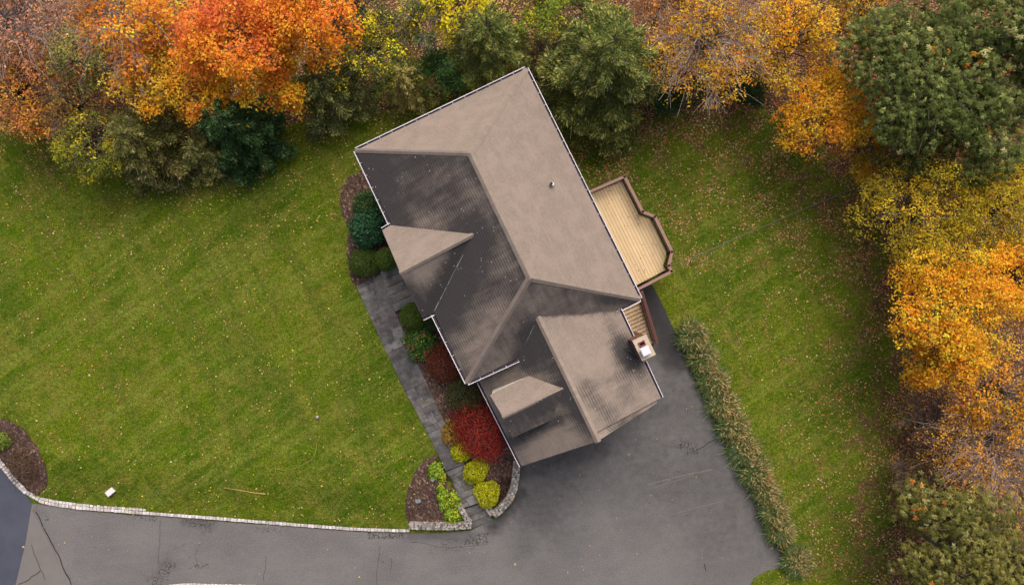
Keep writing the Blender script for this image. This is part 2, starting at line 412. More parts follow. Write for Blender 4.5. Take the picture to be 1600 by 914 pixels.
def sheet(name, poly, mat, zf, step=.5, stf=None, colf=None, extra=None, mats=None):
    """horizontal sheet cut into cells; poly in photo pixels on the ground"""
    pts = [tuple(P(u, v, 0)[:2]) for u, v in poly]; m = MB()
    for c in cells(pts, step):
        a = np.array(c); U, V = px(a[:, 0], a[:, 1]); z = zf(U, V)
        st = None if stf is None else stf(U, V)
        col = (1, 1, 1) if colf is None else colf(U.mean(), V.mean())
        m.poly(np.column_stack([a, np.broadcast_to(z, (len(a),))]), col, 0, None, st)
    if extra: extra(m)
    return m.build(name, mats or mat)
def gauss_seg(U, V, segs):
    r = np.zeros(np.shape(U))
    for x0, y0, x1, y1, s, a in segs: r = np.maximum(r, a*np.exp(-(segdist(U, V, x0, y0, x1, y1)/s)**2))
    return r
D_DARK = [(1000, 690, 1150, 790, 130, .42), (850, 800, 900, 700, 70, .48), (812, 740, 940, 700, 30, .62), (820, 790, 880, 730, 42, .5), (770, 822, 815, 770, 16, .8), (820, 850, 850, 800, 40, .35),  # house's soft shadow below the garage painted in, along with sealer and stains
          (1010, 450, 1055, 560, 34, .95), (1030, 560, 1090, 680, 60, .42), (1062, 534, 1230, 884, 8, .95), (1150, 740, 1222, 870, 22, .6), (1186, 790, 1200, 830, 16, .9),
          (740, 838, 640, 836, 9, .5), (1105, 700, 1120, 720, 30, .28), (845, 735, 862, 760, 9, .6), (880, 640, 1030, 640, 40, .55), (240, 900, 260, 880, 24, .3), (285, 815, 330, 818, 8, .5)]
CRACKS = [(295, 816, 330, 822, 9, 1.), (245, 912, 262, 885, 13, 1.), (580, 834, 625, 836, 8, 1.), (735, 846, 757, 843, 11, 1.), (205, 806, 240, 808, 8, .7), (1064, 692, 1082, 702, 11, 1.),
          (300, 880, 322, 885, 14, .5), (55, 800, 70, 805, 10, .5), (400, 828, 450, 830, 7, .55), (690, 850, 720, 850, 10, .6), (250, 870, 310, 840, 18, .38), (160, 800, 200, 806, 8, .45)]
def ribbon(m, pts, wd, z, mi, seed=0):
    r = random.Random(seed); w_ = 1.2 if mi == 1 else .35; q = [P(u+r.uniform(-w_, w_), v+r.uniform(-w_, w_), z) for u, v in densify(pts, 7)]
    for i in range(len(q)-1):
        d = nrm(q[i+1]-q[i]); s = np.array([-d[1], d[0], 0])*wd/2
        m.poly([q[i]-s, q[i+1]-s, q[i+1]+s, q[i]+s], (1, 1, 1), mi)
def drive_extra(m):
    for k, (pts, wd) in enumerate([([(250, 812), (249, 850), (246, 880)], .022), ([(416, 868), (414, 890), (411, 908)], .025), ([(594, 852), (590, 880), (587, 914)], .02), ([(612, 872), (611, 895)], .02),
                         ([(312, 850), (305, 868), (310, 890)], .018), ([(1083, 705), (1100, 696), (1128, 680)], .05), ([(1100, 880), (1103, 892)], .06), ([(56, 800), (78, 842), (112, 914)], .07), ([(640, 845), (700, 856), (760, 850)], .02)]):
        ribbon(m, pts, wd, .012, 1, k)
    for k, (pts, wd) in enumerate([([(1012, 757), (1060, 744), (1114, 733)], .07), ([(930, 842), (950, 836), (983, 828)], .05), ([(918, 789), (935, 784), (966, 773)], .05), ([(1050, 803), (1090, 792), (1130, 783)], .05),
                         ([(1020, 762), (1062, 749), (1084, 742)], .04), ([(1120, 870), (1140, 872)], .1), ([(1070, 912), (1090, 912)], .1)]):
        ribbon(m, pts, wd, .012, 2, k+30)
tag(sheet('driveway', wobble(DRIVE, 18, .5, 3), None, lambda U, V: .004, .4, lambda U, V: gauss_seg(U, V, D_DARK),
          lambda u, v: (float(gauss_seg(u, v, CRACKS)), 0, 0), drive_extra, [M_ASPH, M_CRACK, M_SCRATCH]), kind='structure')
def apron_extra(m):
    ribbon(m, [(28, 912), (44, 905), (62, 892)], .05, .012, 1, 5); ribbon(m, [(48, 850), (60, 880), (70, 905)], .03, .012, 1, 6)
tag(sheet('driveway_apron', APRON, None, lambda U, V: .0, 1., None, None, apron_extra, [M_APRON, M_CRACK]), kind='structure')
tag(sheet('road', ROAD, M_ROAD, lambda U, V: .002, 2.), kind='structure')

# mulch beds
def bed(name, poly, step=.25, up=.03, tint=lambda u, v: (1, 1, 1), seed=1):
    r = np.random.default_rng(seed)
    o = sheet(name, wobble(poly, 8, 1.3, seed), M_MULCH, lambda U, V: terrain(U, V)+up, step, None, tint)
    return tag(o, kind='structure')
bed('mulch_bed', [(560, 273), (545, 282), (536, 300), (534, 320), (541, 345), (550, 360), (546, 385), (546, 410), (552, 440), (560, 447), (600, 430), (640, 420), (600, 300), (580, 262)])
bed('mulch_bed', [(610, 488), (640, 470), (700, 480), (800, 600), (830, 712), (803, 718), (801, 742), (797, 760), (788, 782), (772, 796), (755, 786), (724, 722), (690, 648), (672, 610), (645, 553)],
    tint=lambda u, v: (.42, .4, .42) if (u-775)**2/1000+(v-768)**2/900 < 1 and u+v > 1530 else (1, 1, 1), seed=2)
bed('mulch_bed', [(681, 706), (664, 716), (650, 735), (640, 755), (635, 780), (634, 800), (638, 818), (715, 820), (716, 782), (697, 738)], seed=3)
bed('mulch_bed', [(0, 652), (22, 653), (48, 668), (70, 698), (82, 730), (80, 752), (62, 772), (44, 766), (24, 748), (4, 722), (-60, 690), (-60, 660)], up=.05, seed=4)

# ------------------------------------------------------------------ stonework
def stone_col(r, kind=0):
    g = r.uniform(.75, 1.2)
    pal = [(.27, .25, .24), (.20, .20, .205), (.33, .29, .25), (.36, .34, .33), (.30, .24, .21), (.24, .22, .19)]
    if kind == 1: pal = [(.50, .47, .46), (.44, .42, .41), (.56, .53, .52), (.47, .42, .40)]
    if kind == 2: pal = [(.105, .10, .102), (.088, .085, .087), (.135, .13, .124), (.118, .105, .098), (.15, .146, .143), (.10, .096, .092), (.14, .13, .105)]
    c = r.choice(pal); return tuple(min(.7, x*g) for x in c)
def resample(pts, step):
    pts = np.array(pts, float); L = np.concatenate([[0], np.cumsum(np.linalg.norm(np.diff(pts, axis=0), axis=1))])
    n = max(1, int(round(L[-1]/step))); t = np.linspace(0, L[-1], n+1)
    return np.stack([np.interp(t, L, pts[:, k]) for k in range(2)], 1)
def kerb(name, pix, rows, label, seed, group=None):
    r = random.Random(seed); m = MB()
    base = [P(u, v)[:2] for u, v in pix]
    q = resample(base, .235)
    for i in range(len(q)-1):
        d = nrm(q[i+1]-q[i]); s = np.array([-d[1], d[0]]); ang = math.atan2(d[1], d[0]); L = np.linalg.norm(q[i+1]-q[i])
        k = rows(i/(len(q)-1))
        for j in range(k):
            c = (q[i]+q[i+1])/2 + s*(j*.215+.1) + np.array([r.uniform(-.012, .012), r.uniform(-.012, .012)])
            m.box(c, L-.025, .19+r.uniform(-.015, .01), -.1, .105+r.uniform(-.012, .012), ang+r.uniform(-.05, .05), stone_col(r, 1), 0, .018)
        m.box((q[i]+q[i+1])/2+s*(.1*k), L+.01, .2*k+.02, -.12, .055, ang, (.12, .11, .1), 0)
    o = m.build(name, M_STONE, origin=(*q[0], 0)); return tag(o, label, 'kerb', group)
KERB = [(-40, 682), (-18, 706), (0, 728), (18.6, 751), (34, 767), (50, 777), (65, 785.5), (81, 789.5), (124, 795.5), (161, 798), (199, 801), (248, 805), (332, 811), (392, 816), (475, 822.5), (557, 828.5), (640, 831)]
kerb('cobblestone_kerb', KERB, lambda t: 2 if t < .43 else 1, 'long pale cobblestone kerb along the front lawn, doubled at the road corner', 1)
kerb('cobblestone_kerb', [(461, 916), (392.5, 912.5), (332, 911), (288, 910), (266, 912), (245, 917), (225, 930)], lambda t: 1, 'short cobblestone kerb at the bottom edge, across the driveway from the lawn', 2)

def stone_wall(pix, wd, top, label, seed, ret=None):
    r = random.Random(seed); m = MB()
    for pts, wdt in [(pix, wd)]+([(ret[0], ret[1])] if ret else []):
        q = resample([P(u, v, top)[:2] for u, v in pts], .16)
        for i in range(len(q)-1):
            d = nrm(q[i+1]-q[i]); s = np.array([-d[1], d[0]]); ang = math.atan2(d[1], d[0]); mid = (q[i]+q[i+1])/2
            m.box(mid, np.linalg.norm(q[i+1]-q[i])+.03, wdt*.86, -.1, top-.05, ang, (.13, .12, .11))
            n = 3 if wdt > .4 else 2
            off = -wdt/2
            cuts = sorted([0]+[ (k+1)/n+r.uniform(-.12, .12) for k in range(n-1)]+[1])
            for k in range(n):
                if r.random() < .10: continue
                cw = (cuts[k+1]-cuts[k])*wdt; c = mid+s*(off+(cuts[k]+cuts[k+1])/2*wdt)+d*r.uniform(-.05, .05)
                L = r.uniform(.12, .25); a2 = ang+r.uniform(-.5, .5)
                # irregular stone: jittered hexagon prism with a smaller top
                nn = 6; th = np.arange(nn)*2*math.pi/nn+r.random(); rad = np.array([r.uniform(.42, .56) for _ in range(nn)])
                e = np.stack([np.cos(th)*rad*L*1.12, np.sin(th)*rad*max(.09, cw)*1.1], 1)
                R = np.array([[math.cos(a2), -math.sin(a2)], [math.sin(a2), math.cos(a2)]]); e = e@R.T+c
                h = top+r.uniform(-.03, .03); col = stone_col(r)
                B = np.column_stack([e, np.full(nn, h-.14)]); T1 = np.column_stack([e, np.full(nn, h-.03)]); T2 = np.column_stack([(e-c)*.78+c, np.full(nn, h)])
                for A0, A1 in ((B, T1), (T1, T2)):
                    m.add(np.concatenate([A0, A1]), [[x, (x+1) % nn, nn+(x+1) % nn, nn+x] for x in range(nn)], col)
                m.poly(T2, col)
            # side faces of the wall: courses
            for sd in (-1, 1):
                for zc in np.arange(.05, top-.1, .15):
                    if r.random() < .85:
                        m.box(mid+s*sd*wdt*.44, r.uniform(.12, .19), .07, zc-.06, zc+.07, ang+r.uniform(-.1, .1), stone_col(r), 0, .01)
    o = m.build('stone_wall', M_STONE, origin=(*q[0], 0)); return tag(o, label, 'stone wall')
stone_wall([(639, 822), (670, 823), (705, 823), (736, 821)], .46, .42, 'low straight stone wall holding the triangular mulch bed left of the steps', 4, ret=([(716, 786), (724, 802), (733, 818)], .4))
stone_wall([(808, 720), (806, 745), (803, 764), (795, 782), (780, 798), (771, 805)], .5, .5, 'curved stone wall running from the garage corner to the right of the steps', 5, ret=([(757, 786), (763, 796), (769, 805)], .36))

# flagstone walk
WL = [(556, 447), (593.6, 529.4), (636, 619), (649, 641), (682, 705), (696, 736)]
WR = [(600, 426), (618, 487), (645, 553), (672, 609), (685.5, 640), (711, 692), (726, 724)]
def walk(m, left, right, z, seed, zb=-.06):
    r = random.Random(seed)
    Lq = resample([P(u, v, z)[:2] for u, v in left], .05); Rq = resample([P(u, v, z)[:2] for u, v in right], .05)
    n = 400; L2 = np.array([Lq[int(t*(len(Lq)-1))] for t in np.linspace(0, 1, n+1)]); R2 = np.array([Rq[int(t*(len(Rq)-1))] for t in np.linspace(0, 1, n+1)])
    tot = np.linalg.norm(np.diff(L2, axis=0), axis=1).sum(); t = 0.; rows = []
    while t < 1-1e-6:
        dt = min(r.uniform(.42, .95)/tot, 1-t); dt = 1-t if 1-t-dt < .25/tot else dt; rows.append((t, t+dt)); t += dt
    def at(t, s): i = min(n, max(0, int(round(t*n)))); return L2[i]*(1-s)+R2[i]*s
    for t0, t1 in rows:
        k = r.choice([1, 2, 2, 3]); cs = [0]+sorted(r.uniform(.25, .75) for _ in range(k-1))+[1]; g = .009
        for a, b_ in zip(cs[:-1], cs[1:]):
            if b_-a < .1: b_ = a+.1
            sub = [(t0, t1)] if r.random() < .6 else [(t0, (t0+t1)/2), ((t0+t1)/2, t1)]
            for ta, tb in sub:
                gt = .014/tot
                pts = [at(ta+gt, a+g), at(ta+gt, b_-g), at(tb-gt, b_-g), at(tb-gt, a+g)]; h = z+r.uniform(-.008, .008)
                m.hexa([(*p, zb) for p in pts][::-1], [(*p, h) for p in pts][::-1], stone_col(r, 2))
    m.hexa([(*at(0, 0), zb), (*at(0, 1), zb), (*at(1, 1), zb), (*at(1, 0), zb)][::-1], [(*at(0, .004), zb+.01), (*at(0, .996), zb+.01), (*at(1, .996), zb+.01), (*at(1, .004), zb+.01)][::-1], (.05, .047, .045))
    for i in range(0, n, 8):
        j = min(n, i+8); m.poly([(*at(i/n, .006), z-.03), (*at(j/n, .006), z-.03), (*at(j/n, .994), z-.03), (*at(i/n, .994), z-.03)], (.055, .05, .047))
def mat_flag():
    g = N('bluestone', .8, .3); c = g.attr('Col').outputs['Color']
    a = g.noise(1.3, 6, None, .7); b_ = g.noise(5., 6, None, .75)
    c = g.mix(g.ramp(a, .38, .62, 0., .85), c, (.042, .040, .0395)); c = g.mix(g.ramp(b_, .54, .72, 0., .6), c, (.225, .218, .208))
    c = g.mix(g.ramp(g.noise(.9, 4), .5, .75, 0., .45), c, (.20, .19, .175))
    g.link(c, g.b.inputs['Base Color']); g.bump(b_, .3, .02); return g.m
M_FLAG = mat_flag()
b = MB(); walk(b, WL, WR, .72, 11)
tag(b.build('walkway', M_FLAG), kind='structure')
b = MB(); walk(b, [(706, 749), (715.5, 777), (724, 794)], [(730, 735), (742, 762), (757, 784)], .43, 12)
tag(b.build('walkway', M_FLAG), kind='structure')
def steps(a0, a1, b0, b1, n, z0, z1, label, seed):
    """a0-a1 upper edge left/right, b0-b1 lower edge left/right"""
    r = random.Random(seed); c = P((a0[0]+a1[0])/2, (a0[1]+a1[1])/2, 0)
    root = empty('stone_steps', (c[0], c[1], 0), label, 'steps')
    A0, A1, B0, B1 = [P(*q, (z0+z1)/2)[:2] for q in (a0, a1, b0, b1)]
    for i in range(n):
        t0, t1 = i/n, (i+1)/n; m = MB(); z = z0+(z1-z0)*(i+1)/(n+1)
        p = [A0+(B0-A0)*t0, A0+(B0-A0)*(t1+.03), A1+(B1-A1)*(t1+.03), A1+(B1-A1)*t0]
        m.hexa([(*q, -.06) for q in p], [(*q, z-.05) for q in p], (.08, .078, .08))
        d = nrm(B0-A0)*.02
        p2 = [p[0], p[1]+d, p[2]+d, p[3]]
        m.hexa([(*q, z-.049) for q in p2], [(*q, z) for q in p2], stone_col(r, 2))
        m.build('tread', M_FLAG, root)
    return root
steps((696.5, 737), (726, 724.5), (706, 749), (730, 735), 2, .72, .43, 'pair of upper bluestone steps in the middle of the walk, beside the yellow shrubs', 3)
steps((724, 795), (757.5, 784.5), (738, 825), (768, 811), 3, .43, .0, 'lower flight of bluestone steps between the two stone walls at the driveway', 4)
# landing under the entry roof
b = MB(); r = random.Random(3)
for i in range(5):
    t0, t1 = i/5, (i+1)/5-.012
    A0, A1, B0, B1 = P(594.5, 425, .86)[:2], P(617, 488, .86)[:2], P(640, 405, .86)[:2], P(665, 466, .86)[:2]
    p = [A0+(A1-A0)*t0, A0+(A1-A0)*t1, B0+(B1-B0)*t1, B0+(B1-B0)*t0]
    b.hexa([(*q, .0) for q in p], [(*q, .86) for q in p], (.16, .145, .125) if i % 2 else (.14, .135, .125))
tag(b.build('front_landing', M_FLAG, origin=(*P(625, 450, 0)[:2], 0)), 'grey stone landing at the front door, half under the entry roof', 'landing')

# ------------------------------------------------------------------ house
ZE, ZR = 5.8, 9.0
TL, TR, BR, BL = P(556, 235, ZE), P(822, 108, ZE), P(1000, 467, ZE), P(730, 598, ZE)
R1, R2 = P(735, 240, ZR), P(827.5, 435, ZR)
def plane(a, b_, c):
    n = nrm(np.cross(b_-a, c-a)); n = n if n[2] > 0 else -n; return n, float(n@a)
def hit(u, v, pl):
    n, d = pl; o = np.array([0, 0, H]); dr = P(u, v, 0)-o
    return o+dr*((d-n@o)/(n@dr))
def onplane(p, pl): n, d = pl; return np.array([p[0], p[1], (d-n[0]*p[0]-n[1]*p[1])/n[2]])
SW, SE, NE, NW = plane(TL, BL, R2), plane(BL, BR, R2), plane(BR, TR, R1), plane(TR, TL, R1)
house = empty('house', (*P(790, 400, 0)[:2], 0), 'large house with a brown hipped shingle roof, its front slopes stained dark', 'house')

def roof_face(m, pts, base=0., segs=(), pl=None):
    pts = [np.asarray(p, float) for p in pts]
    n, d = pl or plane(pts[0], pts[1], pts[2])
    h = nrm(np.cross([0, 0, 1], n)); s = np.cross(n, h); o = pts[0]
    q = [((p-o)@h, (p-o)@s) for p in pts]
    for c in cells(q, .3):
        a = np.array(c); W = o+a[:, :1]*h+a[:, 1:]*s
        U = CU+W[:, 0]*F/(H-W[:, 2]); V = CV-W[:, 1]*F/(H-W[:, 2])
        st = base+np.zeros(len(a))
        for x0, y0, x1, y1, sg, am in segs: st = st+am*np.exp(-(segdist(U, V, x0, y0, x1, y1)/sg)**2)
        m.poly(W, uv=a+[37.*abs(h[0])+5, 11.], st=np.clip(st, .0005, 1.2))
def fascia(pts, mat=M_TRIM, name='fascia', depth=.22, closed=True, drop=.012):
    m = MB(); n = len(pts)
    for i in range(n if closed else n-1):
        a, c = pts[i], pts[(i+1) % n]; m.poly([a-[0, 0, drop], c-[0, 0, drop], c-[0, 0, depth], a-[0, 0, depth]])
    if closed: m.poly([p-[0, 0, depth] for p in pts][::-1])
    return m.build(name, mat, house)

m = MB()
roof_face(m, [TL, BL, R2, R1], .54, [(560, 245, 600, 330, 38, .5), (560, 250, 720, 250, 16, .25), (640, 280, 700, 320, 36, .18), (690, 480, 740, 370, 34, .75), (735, 250, 822, 430, 10, .30), (680, 490, 735, 590, 14, .12),  # algae stain, plus the caps' shadow line painted beside ridge and hip
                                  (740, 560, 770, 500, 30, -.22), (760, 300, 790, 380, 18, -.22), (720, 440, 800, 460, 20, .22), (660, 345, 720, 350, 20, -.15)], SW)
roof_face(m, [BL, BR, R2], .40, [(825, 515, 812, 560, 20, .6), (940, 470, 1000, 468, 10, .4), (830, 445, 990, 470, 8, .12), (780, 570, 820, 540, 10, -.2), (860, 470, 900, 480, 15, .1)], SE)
roof_face(m, [BR, TR, R1, R2], .0, [], NE)
roof_face(m, [TR, TL, R1], .0, [(600, 238, 720, 240, 4, .3)], NW)
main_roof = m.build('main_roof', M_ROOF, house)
fascia([TL, BL, BR, TR])

# entry gable
EC = hit(740, 366, SW); ZEN = EC[2]
E1, E2, EF, E3, E4 = P(610, 352, ZE-.02), P(597, 360, ZE-.02), P(625.5, 426.5, ZEN-.25), P(660, 497, ZE-.02), P(677, 489, ZE-.02)
m = MB(); roof_face(m, [E2, EF, EC, E1], .0, [(605, 353, 730, 364, 5, .2)]); roof_face(m, [EF, E3, E4, EC], .34, [(686, 480, 738, 372, 24, 1.0), (655, 490, 640, 450, 14, .45), (690, 400, 660, 425, 18, -.3)])
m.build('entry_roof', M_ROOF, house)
fascia([E2, EF, E3], closed=False)
m = MB(); wi = [E2*.985+EF*.015, EF, E3]
cin = (E2+E3)/2; inn = nrm(EC-EF)*.35
m.poly([E2+inn-[0, 0, .1], EF+inn-[0, 0, .12], E3+inn-[0, 0, .1], [*(E3+inn)[:2], 0], [*(E2+inn)[:2], 0]])
m.build('entry_wall', M_SIDING, house)

# garage
G1 = hit(840, 495, SE); ZG = G1[2]
G2 = P(934, 689, ZG)
ZGL = 3.9
GL2 = P(815, 728, ZGL)
GLP = plane(G1, GL2, G2)
GL1, GLb = hit(748, 595, GLP), hit(721, 541, GLP)
GR1, GR2 = P(968, 484, ZE-.05), P(1033, 622, ZE-.05)
GRP = plane(G1, G2, GR2)
RA1, RA2 = hit(931, 676, GRP), hit(1030, 623, GRP)
m = MB()
roof_face(m, [GL2, G2, onplane(G1, GLP), GLb], .30, [(838, 505, 825, 560, 22, .75), (845, 520, 925, 680, 13, .35), (880, 612, 905, 650, 16, .5), (800, 690, 870, 655, 12, .6), (850, 560, 880, 600, 24, .25), (760, 590, 800, 575, 18, .1), (840, 690, 880, 690, 22, -.2)], GLP)
roof_face(m, [G1, RA1, RA2, GR2, GR1], .10, [(978, 548, 985, 556, 15, 1.0), (966, 540, 990, 575, 24, .4), (915, 610, 950, 650, 18, .45), (1000, 575, 1028, 622, 12, .22), (965, 600, 985, 625, 24, .22), (850, 492, 966, 484, 4, .75), (950, 500, 965, 520, 12, .2), (880, 540, 930, 560, 30, -.1)], GRP)
dn = np.array([0, 0, -.14])
roof_face(m, [RA1+dn, G2+dn*.4, P(1026, 630, ZE-.2), RA2+dn], .12, [(955, 672, 995, 650, 9, .5)])
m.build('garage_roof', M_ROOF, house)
fascia([GL2, G2, P(1026, 630, ZE-.2)], closed=False)
m = MB()  # soffit, walls
m.poly([GLb-[0, 0, .2], GL2-[0, 0, .2], [*GR2[:2], ZGL-.2], [*GR1[:2], ZGL-.2]]); m.build('garage_soffit', M_TRIM, house)

# dormer on the garage
DC = hit(880, 607, GLP); DB = hit(827, 587, GLP); DF = hit(863, 655.5, GLP)
DD, DA, DE = P(786, 652, DC[2]), P(765.5, 617, DB[2]), P(800, 684, DF[2])
dm = MB(); roof_face(dm, [DA, DD, DC, DB], .0); roof_face(dm, [DD, DE, DF, DC], .72, [(790, 660, 850, 640, 12, .15)])
dorm = dm.build('dormer', M_ROOF, house)
m = MB(); ins = nrm(DC-DD)*.12
fl = [DA+ins, DD+ins, DE+ins]; lo = [onplane(p, GLP)-[0, 0, .05] for p in fl]
m.poly([fl[0]-[0, 0, .05], lo[0], lo[2], fl[2]-[0, 0, .05], fl[1]-[0, 0, .08]])
m.poly([fl[0]-[0, 0, .06], lo[0], onplane(DB, GLP)]); m.poly([fl[2]-[0, 0, .06], onplane(DF, GLP), lo[2]])
m.build('wall', M_SIDING, dorm)
cc = (fl[0]+fl[2])/2; fr = -nrm(DC-DD); al = nrm(DE-DA); zz = .2
m = MB(); c0 = cc+fr*.02; 
m.poly([c0-al*.4+[0, 0, -.9], c0+al*.4+[0, 0, -.9], c0+al*.4+[0, 0, .15], c0-al*.4+[0, 0, .15]]); m.build('window', M_GLASS, dorm)

# ridge and hip caps
def ridge_cap(a, b_, p1, p2, wd=.19, seed=0, tint=(.225, .185, .152), name='ridge_cap', lift=.03):
    r = random.Random(seed); m = MB(); d = nrm(b_-a); L = np.linalg.norm(b_-a); k = max(2, int(L/.22))
    def side(n, pl):
        s = nrm(np.cross(d, n)); return s if s[2] < 0 else -s
    s1, s2 = side(p1[0], p1), side(p2[0], p2)
    for i in range(k):
        q0, q1 = a+d*L*i/k, a+d*L*((i+1)/k+.01); g = r.uniform(.93, 1.06); c = tuple(x*g for x in tint)
        up0, up1 = np.array([0, 0, lift+.012]), np.array([0, 0, lift])
        for s in (s1, s2):
            f = [q0+up0, q1+up1, q1+s*wd+[0, 0, .022], q0+s*wd+[0, 0, .034]]
            if np.cross(f[1]-f[0], f[2]-f[0])[2] < 0: f = f[::-1]
            m.poly(f, c)
            e = [f_ for f_ in (q0+s*wd+[0, 0, .034], q1+s*wd+[0, 0, .022])]
            m.poly([e[0], e[1], e[1]-[0, 0, .05], e[0]-[0, 0, .05]], tuple(x*.6 for x in c))
    return m.build(name, M_CAP, house)
ridge_cap(R1, R2, SW, NE, seed=1)
ridge_cap(R1, TL, SW, NW, .15, 2, (.16, .135, .12)); ridge_cap(R1, TR, NE, NW, seed=3)
ridge_cap(R2, BL, SW, SE, .2, 4, (.20, .165, .138)); ridge_cap(R2, BR, SE, NE, seed=5)
ENW, ESE = plane(E2, EF, EC), plane(EF, E3, EC)
ridge_cap(EC, EF, ENW, ESE, .17, 6); ridge_cap(G1, G2, GLP, GRP, .2, 7, (.245, .20, .165))
DP1, DP2 = plane(DA, DD, DC), plane(DD, DE, DC); ridge_cap(DC, DD, DP1, DP2, .13, 8, (.215, .175, .145))
def strip(a, b_, wd, mat, name, z=.035, col=(.2, .21, .2)):
    m = MB(); d = nrm(b_-a); s = nrm(np.cross(d, [0, 0, 1]))*wd/2; k = max(3, int(np.linalg.norm(b_-a)/.2)); r = random.Random(5)
    for i in range(k):
        q0, q1 = a+(b_-a)*i/k+[0, 0, z], a+(b_-a)*(i+1)/k+[0, 0, z]; w0 = r.uniform(.4, 1.2)
        g = r.uniform(.5, 1.2); m.poly([q0-s*w0, q0+s*w0, q1+s*w0, q1-s*w0][::-1], tuple(x*g for x in col))
    return m.build(name, mat, house)
strip(E4+(EC-E4)*.03, E4+(EC-E4)*.75, .05, M_CAP, 'valley')
VG = hit(811, 561, SE); strip(VG, VG+(G1-VG)*.8, .05, M_CAP, 'valley', .05)

# walls and doors
def wall_box(pts, zt, name='wall', mat=M_SIDING, z0=-.1):
    m = MB(); n = len(pts)
    for i in range(n):
        a, c = pts[i], pts[(i+1) % n]; m.poly([(*a[:2], z0), (*c[:2], z0), (*c[:2], zt), (*a[:2], zt)])
    return m.build(name, mat, house)
def inset(q, d):
    c = sum(q)/len(q); return [p+(c-p)/np.linalg.norm(c-p)*d for p in q]
wall_box(inset([TL, BL, BR, TR], .75), ZE-.23)
gw = inset([GLb, GL2, np.array([*GR2[:2], ZGL]), np.array([*GR1[:2], ZGL])], .5)
wall_box(gw, ZGL-.21, 'garage_wall')
m = MB(); mid = (gw[1]+gw[2])/2; top = np.array([*((gw[1]+gw[2])/2)[:2], ZG-.45])
m.poly([(*gw[1][:2], ZGL-.215), (*gw[2][:2], ZGL-.215), (*gw[2][:2], ZE-.5), top, (*gw[1][:2], ZGL-.1)]); m.poly([(*gw[2][:2], ZGL-.215), (*gw[3][:2], ZGL-.215), (*gw[3][:2], ZE-.3), (*gw[2][:2], ZE-.3)])
m.build('gable_wall', M_SIDING, house)
dg = nrm(gw[2]-gw[1]); nout = np.array([dg[1], -dg[0], 0]); L = np.linalg.norm((gw[2]-gw[1])[:2])
for t in (.28, .72):
    c = gw[1]+(gw[2]-gw[1])*t+nout*.03; m = MB()
    for k in range(4):
        a = c-dg*1.25; e = c+dg*1.25; z0 = .02+k*.54
        m.bar((*a[:2], z0+.26), (*e[:2], z0+.26), .05, .51)
    m.build('garage_door', M_WHITE, house)
fd = (E2+E3)/2+nrm(EC-EF)*.33; al = nrm(E3-E2)
m = MB(); m.bar((*(fd-al*.48)[:2], 1.9), (*(fd+al*.48)[:2], 1.9), .06, 2.05, (.2, .03, .03)); m.build('front_door', M_WOODRAIL, house)

# front windows and doors trim
def window(c, al, nout_, wd, z0, z1):
    c = np.asarray(c, float); fr_ = MB(); a, e = c-al*wd/2, c+al*wd/2
    for z in (z0, z1): fr_.bar((*a[:2], z), (*e[:2], z), .07, .1)
    for q in (a, c, e): fr_.bar((*q[:2], z0), (*q[:2], z1), .07, .08, side=al)
    o = fr_.build('window', M_WHITE, house); g_ = MB(); k = nout_*-.01
    g_.poly([(*(a+k)[:2], z0), (*(e+k)[:2], z0), (*(e+k)[:2], z1), (*(a+k)[:2], z1)]); g_.build('pane', M_GLASS, o)
WC = inset([TL, BL, BR, TR], .75); alw = nrm(np.array([*(WC[1]-WC[0])[:2], 0])); outw_ = np.array([alw[1], -alw[0], 0]); outw_ = outw_ if outw_@(WC[0]-WC[3]) > 0 else -outw_
for t in (.08, .20, .83, .93):
    for z0 in (1.5, 4.0): window(np.array([*(WC[0]+(WC[1]-WC[0])*t)[:2], 0])+outw_*.04, alw, outw_, 1.0, z0, z0+1.4)
# gutters
def gutter(a, b_, hang=(0, 0)):
    a, b_ = np.asarray(a, float), np.asarray(b_, float); d = nrm(b_-a); c0 = np.array([P(790, 400, 0)[0], P(790, 400, 0)[1], 0])
    s = np.array([d[1], -d[0], 0]); mid = (a+b_)/2
    if s@(mid-c0) < 0: s = -s
    m = MB(); z = np.array([0, 0, 1.])
    m.bar(a+s*.14-z*.06, b_+s*.14-z*.06, .037, .13, mi=0)
    m.bar(a+s*.06-z*.10, b_+s*.06-z*.10, .115, .03, mi=1)
    k = max(1, int(np.linalg.norm(b_-a)/.75))
    for i in range(k+1):
        q = a+(b_-a)*min(.99, max(.01, i/k)); m.bar(q+s*.0-z*.03, q+s*.12-z*.03, .018, .012, mi=0)
    return m.build('gutter', [M_WHITE, M_TROUGH], house)
gutter(TL, P(610, 350, ZE)); gutter(TR, TL); gutter(BR, TR); gutter(P(970, 482, ZE), BR); gutter(P(677, 491, ZE), BL); gutter(BL, P(810, 561.5, ZE))
def gut_dir(a, b_, outward):
    a, b_ = np.asarray(a, float), np.asarray(b_, float); s = np.asarray(outward, float); s[2] = 0; s = nrm(s); z = np.array([0, 0, 1.]); m = MB()
    m.bar(a+s*.14-z*.06, b_+s*.14-z*.06, .037, .13, mi=0); m.bar(a+s*.06-z*.10, b_+s*.06-z*.10, .115, .03, mi=1)
    return m.build('gutter', [M_WHITE, M_TROUGH], house)
ax_ = nrm(BL-TL); ac_ = nrm(BR-BL)
gut_dir(E2, E1, -ax_); gut_dir(E4, E3, ax_)
gut_dir(GL1+nrm(GL2-GL1)*.05, GL2, -ac_)
gut_dir(GR1+[0, 0, .0], P(988, 527, ZE-.05), ac_); gut_dir(P(1007, 566, ZE-.05), GR2, ac_)
m = MB(); m.tube([P(967, 481, 5.8), P(968, 486, 5.6), P(972, 490, 3), P(972, 490, .1)], .05, 8); m.build('downspout', M_WHITE, house)
